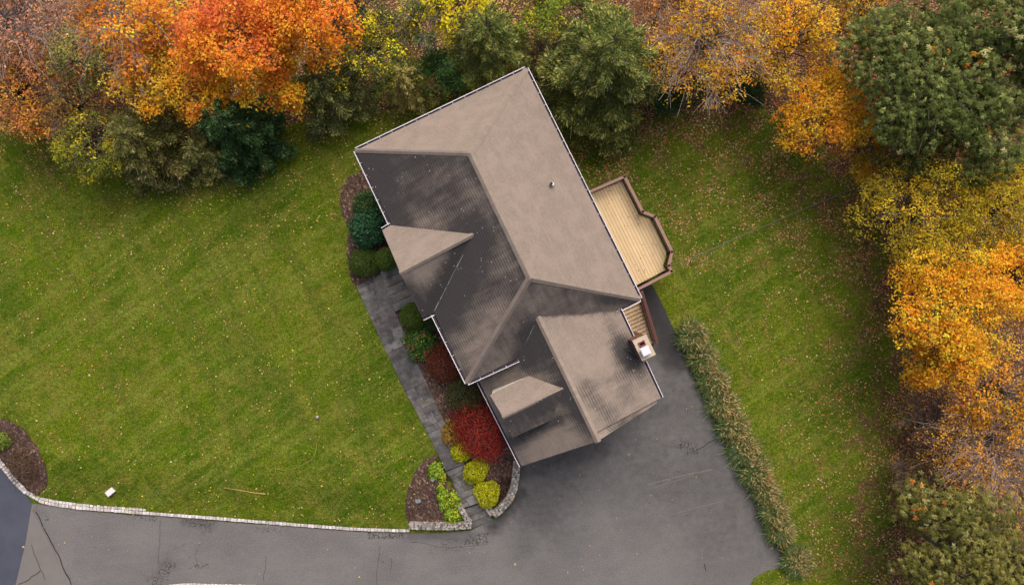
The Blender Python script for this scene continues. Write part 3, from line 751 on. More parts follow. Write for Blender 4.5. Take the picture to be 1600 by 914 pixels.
m = MB(); q = P(1024, 628, 5.5); m.tube([q+[0, .1, .05], q, [q[0]-.2, q[1], 4.8], [q[0]-.3, q[1]+.1, .1]], .05, 8); m.build('downspout', M_WHITE, house)

# plumbing vent
v0 = hit(861, 288.5, NE); m = MB()
m.tube([v0-[0, 0, .1], v0+[0, 0, .32]], .075, 12, (.02, .02, .025)); m.tube([v0+[0, 0, .30], v0+[0, 0, .325]], .085, 12, (.02, .02, .02))
pv = m.build('vent_pipe', mat_col('vent_rubber', .6, 5., .2), house)
m = MB(); n_ = NE[0]
m.tube([v0+[.06, 0, .0], v0+[.07, 0, .2]], [.13, .1], 12); m.build('flashing', M_WHITE, pv)

# chimney
ZC = 7.5
ch = [P(988.2, 532.7, ZC), P(1009.7, 522.3, ZC), P(1025, 554, ZC), P(1003.5, 564, ZC)]
cmid = sum(ch)/4; m = MB(); r = random.Random(9)
sh = [p+(cmid-p)*.06 for p in ch]
for i in range(4):
    a, c = sh[i][:2], sh[(i+1) % 4][:2]; nb = max(2, int(np.linalg.norm(c-a)/.21))
    for j, z in enumerate(np.arange(-.1, ZC-.12, .12)):
        for k in range(nb):
            p, q = a+(c-a)*k/nb, a+(c-a)*(k+.94)/nb; g = r.uniform(.75, 1.25)
            m.poly([(*p, z), (*p, z+.108), (*q, z+.108), (*q, z)], (.19*g, .088*g, .06*g))
inn_ = [p+(cmid-p)*.075 for p in ch]
for i in range(4):
    a, c = inn_[i], inn_[(i+1) % 4]; m.poly([(*a[:2], -.1), (*a[:2], ZC-.1), (*c[:2], ZC-.1), (*c[:2], -.1)], (.25, .22, .2))
chim = m.build('chimney', M_BRICK, house)
m = MB(); m.hexa([p-[0, 0, .13] for p in ch][::-1], [p for p in ch][::-1]); m.build('cap', M_CONC, chim)
cang = math.atan2(*(ch[1]-ch[0])[1::-1])
f1 = P(1003, 537, ZC); m = MB()
for sgn, ln in ((-1, 0), (1, 0)):
    pass
ca_ = np.array([math.cos(cang), math.sin(cang)]); sa_ = np.array([-math.sin(cang), math.cos(cang)])
for o_, L_, W_ in ((sa_*.11, .36, .05), (-sa_*.11, .36, .05), (ca_*.16, .05, .26), (-ca_*.16, .05, .26)):
    m.box(f1[:2]+o_, L_, W_, ZC-.05, ZC+.08, cang, (.25, .06, .07))
m.box(f1[:2], .3, .2, ZC+.002, ZC+.01, cang, (.01, .008, .01)); m.build('flue', M_BRICK, chim)
f2 = P(1009, 549, ZC+.35); m = MB()
m.box(f2[:2], .34, .34, ZC-.05, ZC+.27, cang, (1, 1, 1)); m.box(f2[:2], .50, .50, ZC+.27, ZC+.36, cang, (1, 1, 1), 0, .05); m.build('flue_cover', M_WHITE, chim)
ck = [hit(974, 545, GRP)+[0, 0, .03], hit(984, 534, GRP)+[0, 0, .25], hit(1001, 562, GRP)+[0, 0, .25]]
m = MB(); m.poly(ck, uv=[(0, 0), (.6, .3), (.6, -.5)], st=[1., 1., 1.]); m.build('cricket', M_ROOF, house)

# ------------------------------------------------------------------ deck and stairs
ZD = 2.6; ZT = 3.55
deck = empty('deck', (*P(985, 370, 0)[:2], 0), 'tan board deck with a mauve railing behind the house', 'deck')
out = [P(u, v, ZT) for u, v in [(921, 300), (976, 276), (1004.5, 331), (1023.5, 338.5), (1050.5, 393.5), (1045, 415), (1050, 424), (997, 452)]]
fl_px = [(880, 300), (915, 306), (971.5, 281.5), (997.5, 335), (1016.5, 342.5), (1041.5, 394.5), (1036, 415), (1040, 422), (990, 448), (945, 470)]
fp = [P(u, v, ZD)[:2] for u, v in fl_px]
h2 = nrm((P(1000, 467)-P(822, 108))[:2]); s2 = np.array([-h2[1], h2[0]])
q2 = [((p-fp[0])@s2, (p-fp[0])@h2) for p in fp]; m = MB(); r = random.Random(4)
xs = [a for a, _ in q2]; x = min(xs); bw = .2
while x < max(xs):
    c = clip_half(clip_half(q2, 0, x+.012, False), 0, x+bw-.012, True)
    if len(c) >= 3:
        W = [fp[0]+a*s2+b_*h2 for a, b_ in c]; g = r.uniform(.93, 1.06); col = (.52*g, .395*g, .228*g)
        A = sum(W[i][0]*W[(i+1) % len(W)][1]-W[(i+1) % len(W)][0]*W[i][1] for i in range(len(W)))
        if A < 0: W = W[::-1]
        m.poly([(*p, ZD) for p in W], col)
    x += bw
A = [(*p, ZD-.02) for p in fp]; m.poly(A[::-1], (.20, .13, .07)); m.poly([(a[0], a[1], ZD-.22) for a in A], (.2, .13, .07))
for i in range(len(A)):
    a, c = A[i], A[(i+1) % len(A)]; m.poly([a, c, (c[0], c[1], ZD-.22), (a[0], a[1], ZD-.22)], (.28, .19, .12))
m.build('deck_floor', M_BOARD, deck)
MAUVE, BROWN = (.255, .150, .128), (.075, .040, .032)
for i in range(len(out)-1):
    a, c = out[i], out[i+1]; d = nrm(c-a); m = MB()
    m.bar(a-[0, 0, .02]-d*.06, c-[0, 0, .02]+d*.06, .17, .04, MAUVE); m.build('handrail', M_WOODRAIL, deck)
    m = MB(); L = np.linalg.norm(c-a); k = max(2, int(L/.13))
    for j in range(k+1):
        q = a+(c-a)*j/k; m.box(q[:2], .045, .045, ZD-.1, ZT-.04, math.atan2(d[1], d[0]), BROWN)
    m.bar(a-[0, 0, ZT-ZD-.12], c-[0, 0, ZT-ZD-.12], .06, .08, BROWN); m.bar(a-[0, 0, ZT-ZD+.12], c-[0, 0, ZT-ZD+.12], .05, .22, BROWN); m.build('balusters', M_WOODRAIL, deck)
for p in out[1:-1]:
    m = MB(); m.box(p[:2], .12, .12, -.1, ZT-.045, 1.1, BROWN); m.build('post', M_WOODRAIL, deck)
# stairs beside the garage
st = empty('deck_staircase', (*P(1000, 520, 0)[:2], 0), 'narrow tan wooden staircase beside the chimney, running down from the deck', 'stairs')
sa0, sb0 = P(971, 481, 2.5)[:2], P(999, 468, 2.5)[:2]; sd = nrm((P(1018, 560)-P(985, 488))[:2])
wv = sb0-sa0
m = MB(); p = [sa0-sd*1.3, sa0, sb0, sb0-sd*1.3]; m.hexa([(*x, 2.38) for x in p], [(*x, 2.5) for x in p], (.55, .41, .25)); m.build('landing', M_BOARD, st)
for i in range(12):
    z = 2.5-.19*(i+1); p0 = sa0+sd*(.265*i+.015); p1 = sa0+sd*(.265*(i+1)-.012); m = MB(); g = r.uniform(.92, 1.05)
    m.hexa([(*x, z-.05) for x in (p0, p1, p1+wv, p0+wv)], [(*x, z) for x in (p0, p1, p1+wv, p0+wv)], (.56*g, .41*g, .245*g))
    m.hexa([(*x, z-.19) for x in (p0+sd*.2, p0+sd*.22, p0+sd*.22+wv, p0+sd*.2+wv)], [(*x, z-.051) for x in (p0+sd*.2, p0+sd*.22, p0+sd*.22+wv, p0+sd*.2+wv)], (.3, .2, .12))
    m.build('tread', M_BOARD, st)
for o_, nm in ((wv*-.05, 'stringer'), (wv*1.04, 'stringer')):
    m = MB(); a = np.array([*(sa0+o_), 2.45]); e = np.array([*(sa0+o_+sd*3.2), .1]); m.bar(a, e, .07, .3, (.2, .09, .065)); m.build(nm, M_WOODRAIL, st)
a = np.array([*(sb0+wv*.10), 3.4]); e = np.array([*(sb0+wv*.10+sd*3.2), 1.05])
m = MB(); m.bar(a-np.array([*sd, -.73])*.5, e, .19, .05, (.19, .085, .065)); m.build('handrail', M_WOODRAIL, st)
m = MB()
for j in range(20):
    q = a+(e-a)*j/19; m.box(q[:2], .045, .045, q[2]-.95, q[2]-.03, 1.1, BROWN)
m.build('balusters', M_WOODRAIL, st)

# ------------------------------------------------------------------ plants
def sph(n, rng, zmin=-1.):
    z = rng.uniform(zmin, 1, n); t = rng.uniform(0, 2*math.pi, n); q = np.sqrt(1-z*z)
    return np.stack([q*np.cos(t), q*np.sin(t), z], 1)
def leaf_quads(c, nrml, ln, wd, rng, axis_=None):
    n = len(c); nrml = nrm(nrml); ref = rng.normal(size=(n, 3)) if axis_ is None else axis_
    t = ref-(ref*nrml).sum(1, keepdims=True)*nrml; t = nrm(t); s = np.cross(nrml, t)
    ln = np.broadcast_to(ln, (n,))[:, None]; wd = np.broadcast_to(wd, (n,))[:, None]
    return np.stack([c-t*ln*.5, c+s*wd*.5-t*ln*.08, c+t*ln*.5, c-s*wd*.5-t*ln*.08], 1)
def pick(pal, wts, n, rng, jit=.18):
    pal = np.array(pal); wts = np.array(wts, float); wts /= wts.sum()
    c = pal[rng.choice(len(pal), n, p=wts)]; return np.clip(c*np.exp(rng.normal(0, jit, (n, 1)))*np.exp(rng.normal(0, .06, (n, 3))), 0.003, .85)

def branch_path(a, b_, rng, k=5, sag=.15):
    t = np.linspace(0, 1, k)[:, None]; p = a+(b_-a)*t; L = np.linalg.norm(b_-a)
    p[1:-1] += rng.normal(0, L*.035, (k-2, 3)); p[:, 2] += (np.sin(t[:, 0]*math.pi)*L*sag*.5); return p

LEAF_GAIN = np.array([1.62, 1.62, 1.45])
def deciduous(u, v, r, zc, rz, pal, wts, label, dens=110, leaf=.24, nb=34, group=None, bare=0., name='tree', zone=None, rosette=False, seed=0, clump=4, cat='tree', barkc=(.12, .10, .09), low=-.35, squash=1.):
    rng = np.random.default_rng(seed+int(u*7+v*13)); zc = 1.2+(zc-1.2)*.72; C = P(u, v, zc); R = r*(H-zc)/F; outw = C*[1, 1, 0]*.05
    z0 = float(terrain(*[np.array([q]) for q in px(C[0], C[1])])[0]) if abs(C[0]) < 60 else 0.
    root = empty(name, (C[0], C[1], z0), label, cat, group)
    root.location = (C[0]+outw[0], C[1]+outw[1], z0); B0 = np.array([C[0]+outw[0], C[1]+outw[1], z0-.1])
    # crown lobes
    d = sph(nb, rng, low); rr = rng.uniform(.35, .86, nb)**.8
    lob = C+d*rr[:, None]*np.array([R, R*squash, rz]); lr = R*rng.uniform(.20, .34, nb)
    tb = MB(); topz = zc+rz*.55
    trunk = branch_path(B0, np.array([C[0]+rng.normal(0, .25), C[1]+rng.normal(0, .25), topz]), rng, 7, 0)
    tr0 = .05+.035*R
    tb.tube(trunk, np.linspace(tr0*1.25, tr0*.3, 7), 8, barkc)
    for i in range(nb):
        tfrac = np.clip((lob[i, 2]-z0)/(topz-z0)*.72-.08, .2, .9); s_ = trunk[0]+(trunk[-1]-trunk[0])*tfrac
        pth = branch_path(s_, lob[i], rng, 5, .25); r0 = tr0*.42*(.6+.5*rng.random())
        tb.tube(pth, np.linspace(r0, .018+.008*bare, 5), 5, barkc)
        for _ in range(int(3+7*bare)):
            e = lob[i]+sph(1, rng, -.2)[0]*lr[i]*rng.uniform(.8, 1.5); tb.tube(branch_path(pth[3], e, rng, 4, .1), np.linspace(.016+.006*bare, .008+.004*bare, 4), 4, barkc, cap=False)
            if bare > .3:
                for _ in range(2):
                    e2 = e+sph(1, rng, -.4)[0]*lr[i]*rng.uniform(.4, .9); tb.tube(branch_path(e*.6+pth[3]*.4, e2, rng, 3, .1), [.011, .008, .006], 3, barkc, cap=False)
    tb.build('trunk', M_BARK, root)
    # leaves in twig clumps on the lobes
    clump = clump if rosette else clump*2; N_ = int(dens*2.1*math.pi*R*R); nc = max(1, N_//clump)
    w_ = lr**2*(rng.uniform(.4, 1.4, nb)); li = rng.choice(nb, nc, p=w_/w_.sum())
    dd = sph(nc, rng, -.75); pos = lob[li]+dd*(lr[li]*rng.uniform(.45, 1.08, nc))[:, None]*np.array([1, 1, .8])
    lobc = rng.random(nb)
    pal = np.array(pal); cum = np.cumsum(np.array(wts, float)/sum(wts))
    # colour drifts from lobe to lobe, with single twigs that differ
    val = np.clip(.62*lobc[li]+.38*rng.random(nc), 0, .9999)
    if zone is not None:
        pu, pv = px(pos[:, 0], pos[:, 1], pos[:, 2]); val = np.clip(val*.62+zone(pu, pv, pos)*.5, 0, .9999)
    ci = np.searchsorted(cum, val); base = pal[np.clip(ci, 0, len(pal)-1)]
    bright = np.exp(rng.normal(0, .20, (nc, 1))); base = base*bright*LEAF_GAIN
    if rosette:
        k = 7; th = np.tile(np.arange(k)*2*math.pi/k, nc)+np.repeat(rng.uniform(0, 6, nc), k); cpos = np.repeat(pos, k, 0); upv = nrm(np.repeat(dd, k, 0)*.6+[0, 0, .9])
        ref = np.stack([np.cos(th), np.sin(th), np.zeros_like(th)], 1); ax = ref-(ref*upv).sum(1, keepdims=True)*upv; ax = nrm(ax+rng.normal(0, .2, ax.shape))
        ln = leaf*rng.uniform(.8, 1.25, nc*k); c = cpos+ax*ln[:, None]*.5; nn = nrm(upv+ax*.35+rng.normal(0, .22, ax.shape))
        q = leaf_quads(c, nn, ln, ln*.42, rng, ax); cc_ = np.repeat(base, k, 0)*np.exp(rng.normal(0, .15, (nc*k, 1)))
    else:
        k = clump; c = np.repeat(pos, k, 0)+rng.normal(0, leaf*.72, (nc*k, 3))*[1, 1, .6]; nn = rng.normal(0, .45, (nc*k, 3))+np.repeat(dd, k, 0)*.35+[0, 0, .8]
        ln = leaf*.70*rng.uniform(.6, 1.25, nc*k); q = leaf_quads(c, nn, ln, ln*rng.uniform(.6, .9, nc*k), rng); cc_ = np.repeat(base, k, 0)*np.exp(rng.normal(0, .14, (nc*k, 1)))
    cb = MB(); cb.quads(q, np.clip(cc_, .003, .85)); cb.build('crown', M_LEAF, root)
    return root

def conifer(u, v, r, ztop, pal, wts, label, group=None, dens=230, spray=.30, lean=(0, 0), zb=.3, tips=None, name='pine_tree', droop=.25, levels=None, power=.75, twigs=.3, seed=0, tipfrac=.3, barkc=(.075, .062, .05)):
    """u, v, r: where the lower crown stands in the photo"""
    rng = np.random.default_rng(seed+int(u*5+v*3)); zm = ztop*.3; C = P(u, v, zm); R = r*(H-zm)/F
    z0 = float(terrain(*[np.array([q]) for q in px(C[0], C[1])])[0]); root = empty(name, (C[0], C[1], z0), label, 'tree', group)
    tb = MB(); top = np.array([C[0]+lean[0], C[1]+lean[1], ztop]); B0 = np.array([C[0], C[1], z0-.1])
    tb.tube(branch_path(B0, top, rng, 6, 0), np.linspace(.07+.03*R, .02, 6), 7, barkc)
    spray *= .8; N_ = int(dens*3.4*math.pi*R*R); nbr = levels or int(26+14*R)
    hz = zb+(ztop-zb)*np.sort(rng.uniform(0, .97, nbr))**1.0; az_ = np.arange(nbr)*2.399+rng.normal(0, .3, nbr)
    fr = (hz-zb)/(ztop-zb); Lb = R*(1-fr)**power*rng.uniform(.72, 1.12, nbr)+.12*R
    cs, cn, ca, cc_ = [], [], [], []
    per = np.maximum(6, (N_*(Lb**1.6)/(Lb**1.6).sum()).astype(int))
    pal = np.array(pal); wn = np.array(wts, float)/sum(wts)
    for i in range(nbr):
        o = B0+(top-B0)*((hz[i]-z0)/(ztop-z0)); d = np.array([math.cos(az_[i]), math.sin(az_[i]), .12-droop*(1-fr[i])]); d /= np.linalg.norm(d)
        e = o+d*Lb[i]; pth = branch_path(o, e, rng, 4, .1); tb.tube(pth, np.linspace(.022+.006*R*(1-fr[i]), .008, 4), 4, barkc, cap=False)
        n = per[i]; t = rng.uniform(.12, 1.03, n)**.75; sd_ = np.array([-d[1], d[0], 0]); sd_ /= np.linalg.norm(sd_)
        wdt = Lb[i]*.36*(1.05-t*.75); off = rng.normal(0, 1, n)*wdt*.55
        p = o+d*(t*Lb[i])[:, None]+sd_*off[:, None]; p[:, 2] += rng.normal(.07, .10, n)-np.abs(off)*.12
        a = d+sd_*(np.sign(off)*rng.uniform(.2, 1.1, n))[:, None]+rng.normal(0, .28, (n, 3)); cs.append(p); ca.append(a)
        cn.append(rng.normal(0, .45, (n, 3))+[0, 0, .8]); base = pal[rng.choice(len(pal), p=wn)]
        col = np.where(rng.random((n, 1)) < .65, base, pal[rng.choice(len(pal), n, p=wn)])*np.exp(rng.normal(0, .22, (n, 1)))
        if tips is not None: col = np.where((rng.random(n)*t > 1-tipfrac)[:, None], np.array(tips)*np.exp(rng.normal(0, .2, (n, 1))), col)
        yl = rng.random(n) < .012*rng.random(); col[yl] = np.array([.24, .17, .012])
        cc_.append(col)
        if rng.random() < twigs:
            for _ in range(4):
                k = rng.uniform(.3, .9); s0 = o+(e-o)*k; tb.tube(branch_path(s0, s0+nrm(d+sd_*rng.normal(0, .9)+[0, 0, rng.normal(.1, .2)])*Lb[i]*.4, rng, 3, 0), [.012, .010, .008], 3, tuple(x*3.2 for x in barkc), cap=False)
    tb.build('trunk', M_BARK, root)
    cs, cn, ca, cc_ = map(np.concatenate, (cs, cn, ca, cc_)); ln = spray*rng.uniform(.55, 1.3, len(cs))
    cb = MB(); cb.quads(leaf_quads(cs, cn, ln, ln*rng.uniform(.22, .42, len(cs)), rng, ca), np.clip(cc_*np.array([2.8, 2.6, 1.95]), .003, .8)); cb.build('crown', M_LEAF, root)
    return root

def shrub(u, v, r, h, pal, wts, label, cat='shrub', leaf=.1, dens=900, rough=.08, name='shrub', group=None, flowers=None, seed=0, sx=1., sy=1., lumps=0, aspect=.6, upright=.0, zbase=None, jit=.2, ang=0.):
    rng = np.random.default_rng(seed+int(u*3+v*11)); zm = h*.6; g = terrain(np.array([u]), np.array([v]))[0] if zbase is None else zbase
    C = P(u, v, g+zm); R = r*(H-g-zm)/F; root = empty(name, (C[0], C[1], g), label, cat, group)
    n = int(dens*math.pi*R*R*1.6); d = sph(n, rng, -.55); ce = np.array([C[0], C[1], g+h*.5]); ax_2 = np.array([R*sx, R*sy, h*.52])
    rad = np.where(rng.random(n) < .75, rng.normal(1., rough, n), rng.uniform(.45, 1, n))
    if lumps:
        ld = sph(lumps, rng, -.3); dm_ = (d@ld.T).max(1); rad = rad*(.80+.26*sstep(.55, .98, dm_))
    p = d*ax_2*rad[:, None]
    ca, sa = math.cos(ang), math.sin(ang); p = np.stack([p[:, 0]*ca-p[:, 1]*sa, p[:, 0]*sa+p[:, 1]*ca, p[:, 2]], 1)+ce
    p[:, 2] = np.maximum(p[:, 2], g+.02)
    col = np.clip(pick(pal, wts, n, rng, jit)*1.8, 0, .8); nn = d+rng.normal(0, .5, (n, 3))+[0, 0, .25]; ln = leaf*rng.uniform(.65, 1.3, n)
    axd = None if not upright else d*[1, 1, .4]+[0, 0, upright]+rng.normal(0, .35, (n, 3))
    cb = MB(); cb.quads(leaf_quads(p, nn, ln, ln*aspect, rng, axd), col); cb.build('foliage', M_LEAF, root)
    tb = MB()
    for i in range(7):
        e = ce+sph(1, rng, -.1)[0]*ax_2*.8; tb.tube(branch_path(np.array([C[0], C[1], g-.05]), e, rng, 4, .05), np.linspace(.03, .01, 4), 5, (.13, .1, .08))
    tb.build('stem', M_BARK, root)
    if flowers:
        fn, fp_, fw = flowers; fd_ = sph(fn, rng, .15); fpz = fd_*ax_2*1.02+ce; fc = pick(fp_, fw, fn, rng)
        for i in range(fn):
            k = 14; c = fpz[i]+rng.normal(0, .03, (k, 3)); fb = MB()
            fb.quads(leaf_quads(c, fd_[i]+rng.normal(0, .5, (k, 3)), .10, .085, rng), np.clip(fc[i]*np.exp(rng.normal(0, .2, (k, 1))), 0, .8)); fb.build('flower', M_LEAF, root)
    return root

# --- foundation planting
DG = [(.030, .070, .022), (.020, .050, .018), (.055, .105, .035)]
shrub(577, 322, 23, 1.7, DG+[(.10, .09, .03)], [4, 3, 2, .5], 'dark green bushy shrub topmost in the bed beside the stained roof', leaf=.13, lumps=9, rough=.1)
shrub(578, 356, 29, 2.0, [(.028, .080, .036), (.018, .052, .024), (.045, .11, .05)], [4, 3, 2], 'large blue-green rhododendron bush above the round boxwood', leaf=.16, lumps=12, rough=.1, dens=700)
shrub(568.5, 410, 23, 1.4, [(.038, .070, .010), (.025, .05, .008), (.065, .085, .018)], [4, 3, 1], 'round clipped dark boxwood at the top end of the walk', leaf=.07, dens=1500, rough=.03)
shrub(603, 405, 18, 1.6, [(.060, .100, .015), (.040, .075, .012)], [3, 2], 'small lighter green clipped ball shrub tucked under the entry gable', leaf=.07, dens=1500, rough=.03)
shrub(645, 494, 21, 1.6, [(.065, .105, .014), (.045, .080, .012)], [3, 2], 'round bright green clipped shrub just below the entry roof corner', leaf=.07, dens=1500, rough=.03)
shrub(677, 506, 14, 1.3, [(.030, .055, .016), (.022, .040, .014)], [3, 2], 'small dark green shrub squeezed against the wall below the entry roof', leaf=.08, dens=1200, rough=.05)
shrub(656, 537, 24, 1.0, [(.05, .12, .02), (.09, .17, .025), (.03, .07, .02)], [3, 2, 2], 'low green flowering shrub dotted with pink and orange blooms beside the walk', leaf=.15, dens=420, rough=.14, lumps=8,
      flowers=(42, [(.50, .16, .15), (.6, .17, .06), (.42, .14, .16), (.6, .35, .04)], [4, 3, 3, 1]))
shrub(697, 566, 31, 1.5, [(.165, .038, .022), (.11, .030, .018), (.075, .045, .020)], [4, 3, 1.5], 'dull brownish red mounded shrub under the house eave', leaf=.13, dens=650, rough=.06, aspect=.3, upright=.5)
shrub(727, 618, 33, 1.6, [(.042, .065, .022), (.03, .05, .017), (.085, .06, .028), (.14, .05, .025)], [4, 3, 1.3, .8], 'spreading dark green shrub between the two red bushes', leaf=.13, dens=650, rough=.09, lumps=8, aspect=.35, upright=.5)
shrub(752, 674, 45, 1.9, [(.30, .022, .022), (.20, .020, .018), (.115, .022, .016), (.36, .045, .035), (.09, .05, .02)], [3.4, 4, 3.4, .8, 2.2], 'big bright red burning bush beside the garage eave', leaf=.13, dens=620, rough=.13, lumps=14, sx=1.12, sy=.80, ang=-.9, aspect=.38, upright=.4)
shrub(704, 678, 13, .8, [(.26, .16, .02), (.18, .11, .02), (.11, .10, .02)], [3, 2, 1], 'small amber wispy grass plant at the walk edge beside the red bush', cat='plant', leaf=.3, dens=420, rough=.2, aspect=.14, upright=1.2, name='grass_plant', sy=1.4)
GOLD = [(.31, .305, .010), (.21, .22, .010), (.38, .37, .015), (.10, .115, .01)]
shrub(720, 706, 16, 1.0, GOLD, [4, 3, 2, 1.3], 'smallest round golden shrub beside the upper steps', leaf=.085, dens=1200, rough=.05, group='round golden shrubs by the steps')
shrub(744, 737.5, 20.5, 1.25, GOLD, [4, 3, 2, 1.3], 'middle golden ball shrub overlapping its lower neighbour', leaf=.085, dens=1200, rough=.05, group='round golden shrubs by the steps', lumps=6)
shrub(760, 771.5, 20.5, 1.15, GOLD, [4, 3, 2.4, 1.0], 'lowest golden ball shrub nearest the curved stone wall', leaf=.085, dens=1200, rough=.05, group='round golden shrubs by the steps', lumps=6)
PER = [(.17, .26, .02), (.10, .18, .02), (.30, .30, .025)]
for (u, v, r_, wts, lab) in [(680, 736, 12, [3, 2, .5], 'leafy lime green perennial at the top of the triangular bed'), (690, 745, 8, [1, 1, 3], 'yellowing perennial tucked beside the topmost lime green one'), (688, 763, 6, [2, 2, 1], 'tiny green perennial, smallest in the triangular bed'),
                        (691, 774, 10, [3, 2, 1.5], 'green perennial in the middle of the triangular bed row'), (693, 789, 8, [3, 2, .3], 'pale green perennial left of the yellow-green one in the triangular bed'), (707, 780, 12, [2, 2, 3], 'yellow-green perennial against the walk beside the lower landing'), (706, 804, 13, [3, 2, 2], 'lime perennial closest to the straight stone wall')]:
    shrub(u, v, r_, .5, PER, wts, lab, cat='plant', leaf=.14, dens=420, rough=.16, lumps=6, name='perennial', group='low perennials in the triangular bed', zbase=float(terrain(np.array([u]), np.array([v]))[0]))
shrub(0, 688, 14, .9, [(.09, .13, .02), (.15, .17, .03)], [2, 1], 'green shrub cut off by the left edge in the corner bed', leaf=.12, dens=600, rough=.12, lumps=6)
shrub(36, 728, 26, .7, [(.085, .055, .035), (.06, .035, .025), (.12, .085, .05)], [3, 3, 1], 'withered brown shrub in the corner bed by the kerb', leaf=.26, dens=260, rough=.2, aspect=.1, upright=.7)

def rock(u, v, r, label, col, seed):
    rr_ = np.random.default_rng(seed); z = float(terrain(np.array([u]), np.array([v]))[0])+.03; c = P(u, v, z); m = MB(); n = 8; th = np.arange(n)*2*math.pi/n
    R0 = r*(1+rr_.uniform(-.2, .2, n)); rings = [(1.0, -.05), (.95, .5*r), (.55, .85*r)]
    V_ = [np.column_stack([c[0]+np.cos(th)*R0*k, c[1]+np.sin(th)*R0*k, np.full(n, z+h)]) for k, h in rings]
    for A0, A1 in zip(V_[:-1], V_[1:]): m.add(np.concatenate([A0, A1]), [[x, (x+1) % n, n+(x+1) % n, n+x] for x in range(n)], col)
    m.poly(V_[-1], col); tag(m.build('rock', M_STONE, origin=c), label, 'rock')
rock(676, 748, .17, 'pale rock below the topmost lime green perennial', (.42, .41, .42), 1)
rock(692, 737, .13, 'small whitish rock between the walk and the topmost perennial', (.45, .44, .42), 2)

# stepping stone, utility lid, sprinkler, strings in the grass, drain line
c = P(653.5, 781, .3); m = MB(); n = 14; th = np.arange(n)*2*math.pi/n; rj = .17*(1+np.random.default_rng(2).uniform(-.15, .15, n)); zt = float(terrain(np.array([653.]), np.array([781.]))[0])+.03
A0 = np.column_stack([c[0]+np.cos(th)*rj*1.2, c[1]+np.sin(th)*rj, np.full(n, zt-.02)]); A1 = A0.copy(); A1[:, 2] = zt+.05
m.add(np.concatenate([A0, A1]), [[x, (x+1) % n, n+(x+1) % n, n+x] for x in range(n)], (.16, .18, .19)); m.poly(A1, (.17, .20, .21))
tag(m.build('stepping_stone', M_STONE, origin=(c[0], c[1], zt)), 'flat round blue-grey stone lying in the triangular mulch bed', 'stone')
zt = float(terrain(np.array([170.]), np.array([769.]))[0]); c = P(171, 769, zt+.3); root = empty('utility_box', (c[0], c[1], zt), 'small pale grey utility box standing on the grass near the kerb', 'utility box')
m = MB(); m.box(c[:2], .50, .32, zt-.1, zt+.24, .68, (.5, .49, .48)); m.build('body', M_STONE, root)
m = MB(); m.box(c[:2], .56, .37, zt+.242, zt+.31, .68, (.62, .60, .60), 0, .02); m.build('lid', M_STONE, root)
zt = float(terrain(np.array([498.]), np.array([650.]))[0]); c = P(498, 650, zt); root = empty('lawn_sprinkler', (c[0], c[1], zt), 'tiny grey sprinkler post standing alone in the front lawn', 'sprinkler')
m = MB(); m.tube([c-[0, 0, .05], c+[0, 0, .32]], .045, 8, (.16, .14, .14)); m.build('post', M_STONE, root); m = MB(); m.tube([c+[0, 0, .32], c+[0, 0, .36], c+[0, 0, .42]], [.07, .10, .05], 10, (.36, .33, .33)); m.build('head', M_STONE, root)
def lawn_line(name, pix, rad, col, label, cat, up=.03, n=5):
    q = densify(pix, 6); pts = [P(a[0], a[1], 0) for a in q]
    for p_, a in zip(pts, q): p_[2] = float(terrain(np.array([a[0]]), np.array([a[1]]))[0])+up
    m = MB(); m.tube(pts, rad, n, col); return tag(m.build(name, M_BARK, origin=pts[0]), label, cat)
lawn_line('twine', [(499, 689), (498, 703), (491, 714), (478, 722), (464, 728), (450, 730), (440, 728), (435, 726), (431, 728), (428, 732), (430, 736), (434, 736), (437, 732), (436, 727)], .015, (.25, .225, .07), 'thin straw coloured string curling to a loop on the lawn', 'string')
lawn_line('dry_stalk', [(355, 758), (380, 762), (400, 766), (419, 768)], np.linspace(.012, .034, len(densify([(355, 758), (380, 762), (400, 766), (419, 768)], 6))), (.42, .29, .11), 'straight tan stalk lying in the grass below the string', 'stalk')
lawn_line('drain_pipe', [(1049, 414), (1090, 400), (1132, 380), (1180, 360), (1230, 338), (1280, 317), (1330, 296)], .033, (.15, .145, .115), 'thin grey pipe running over the back lawn from the deck corner to the woods', 'pipe', .02)

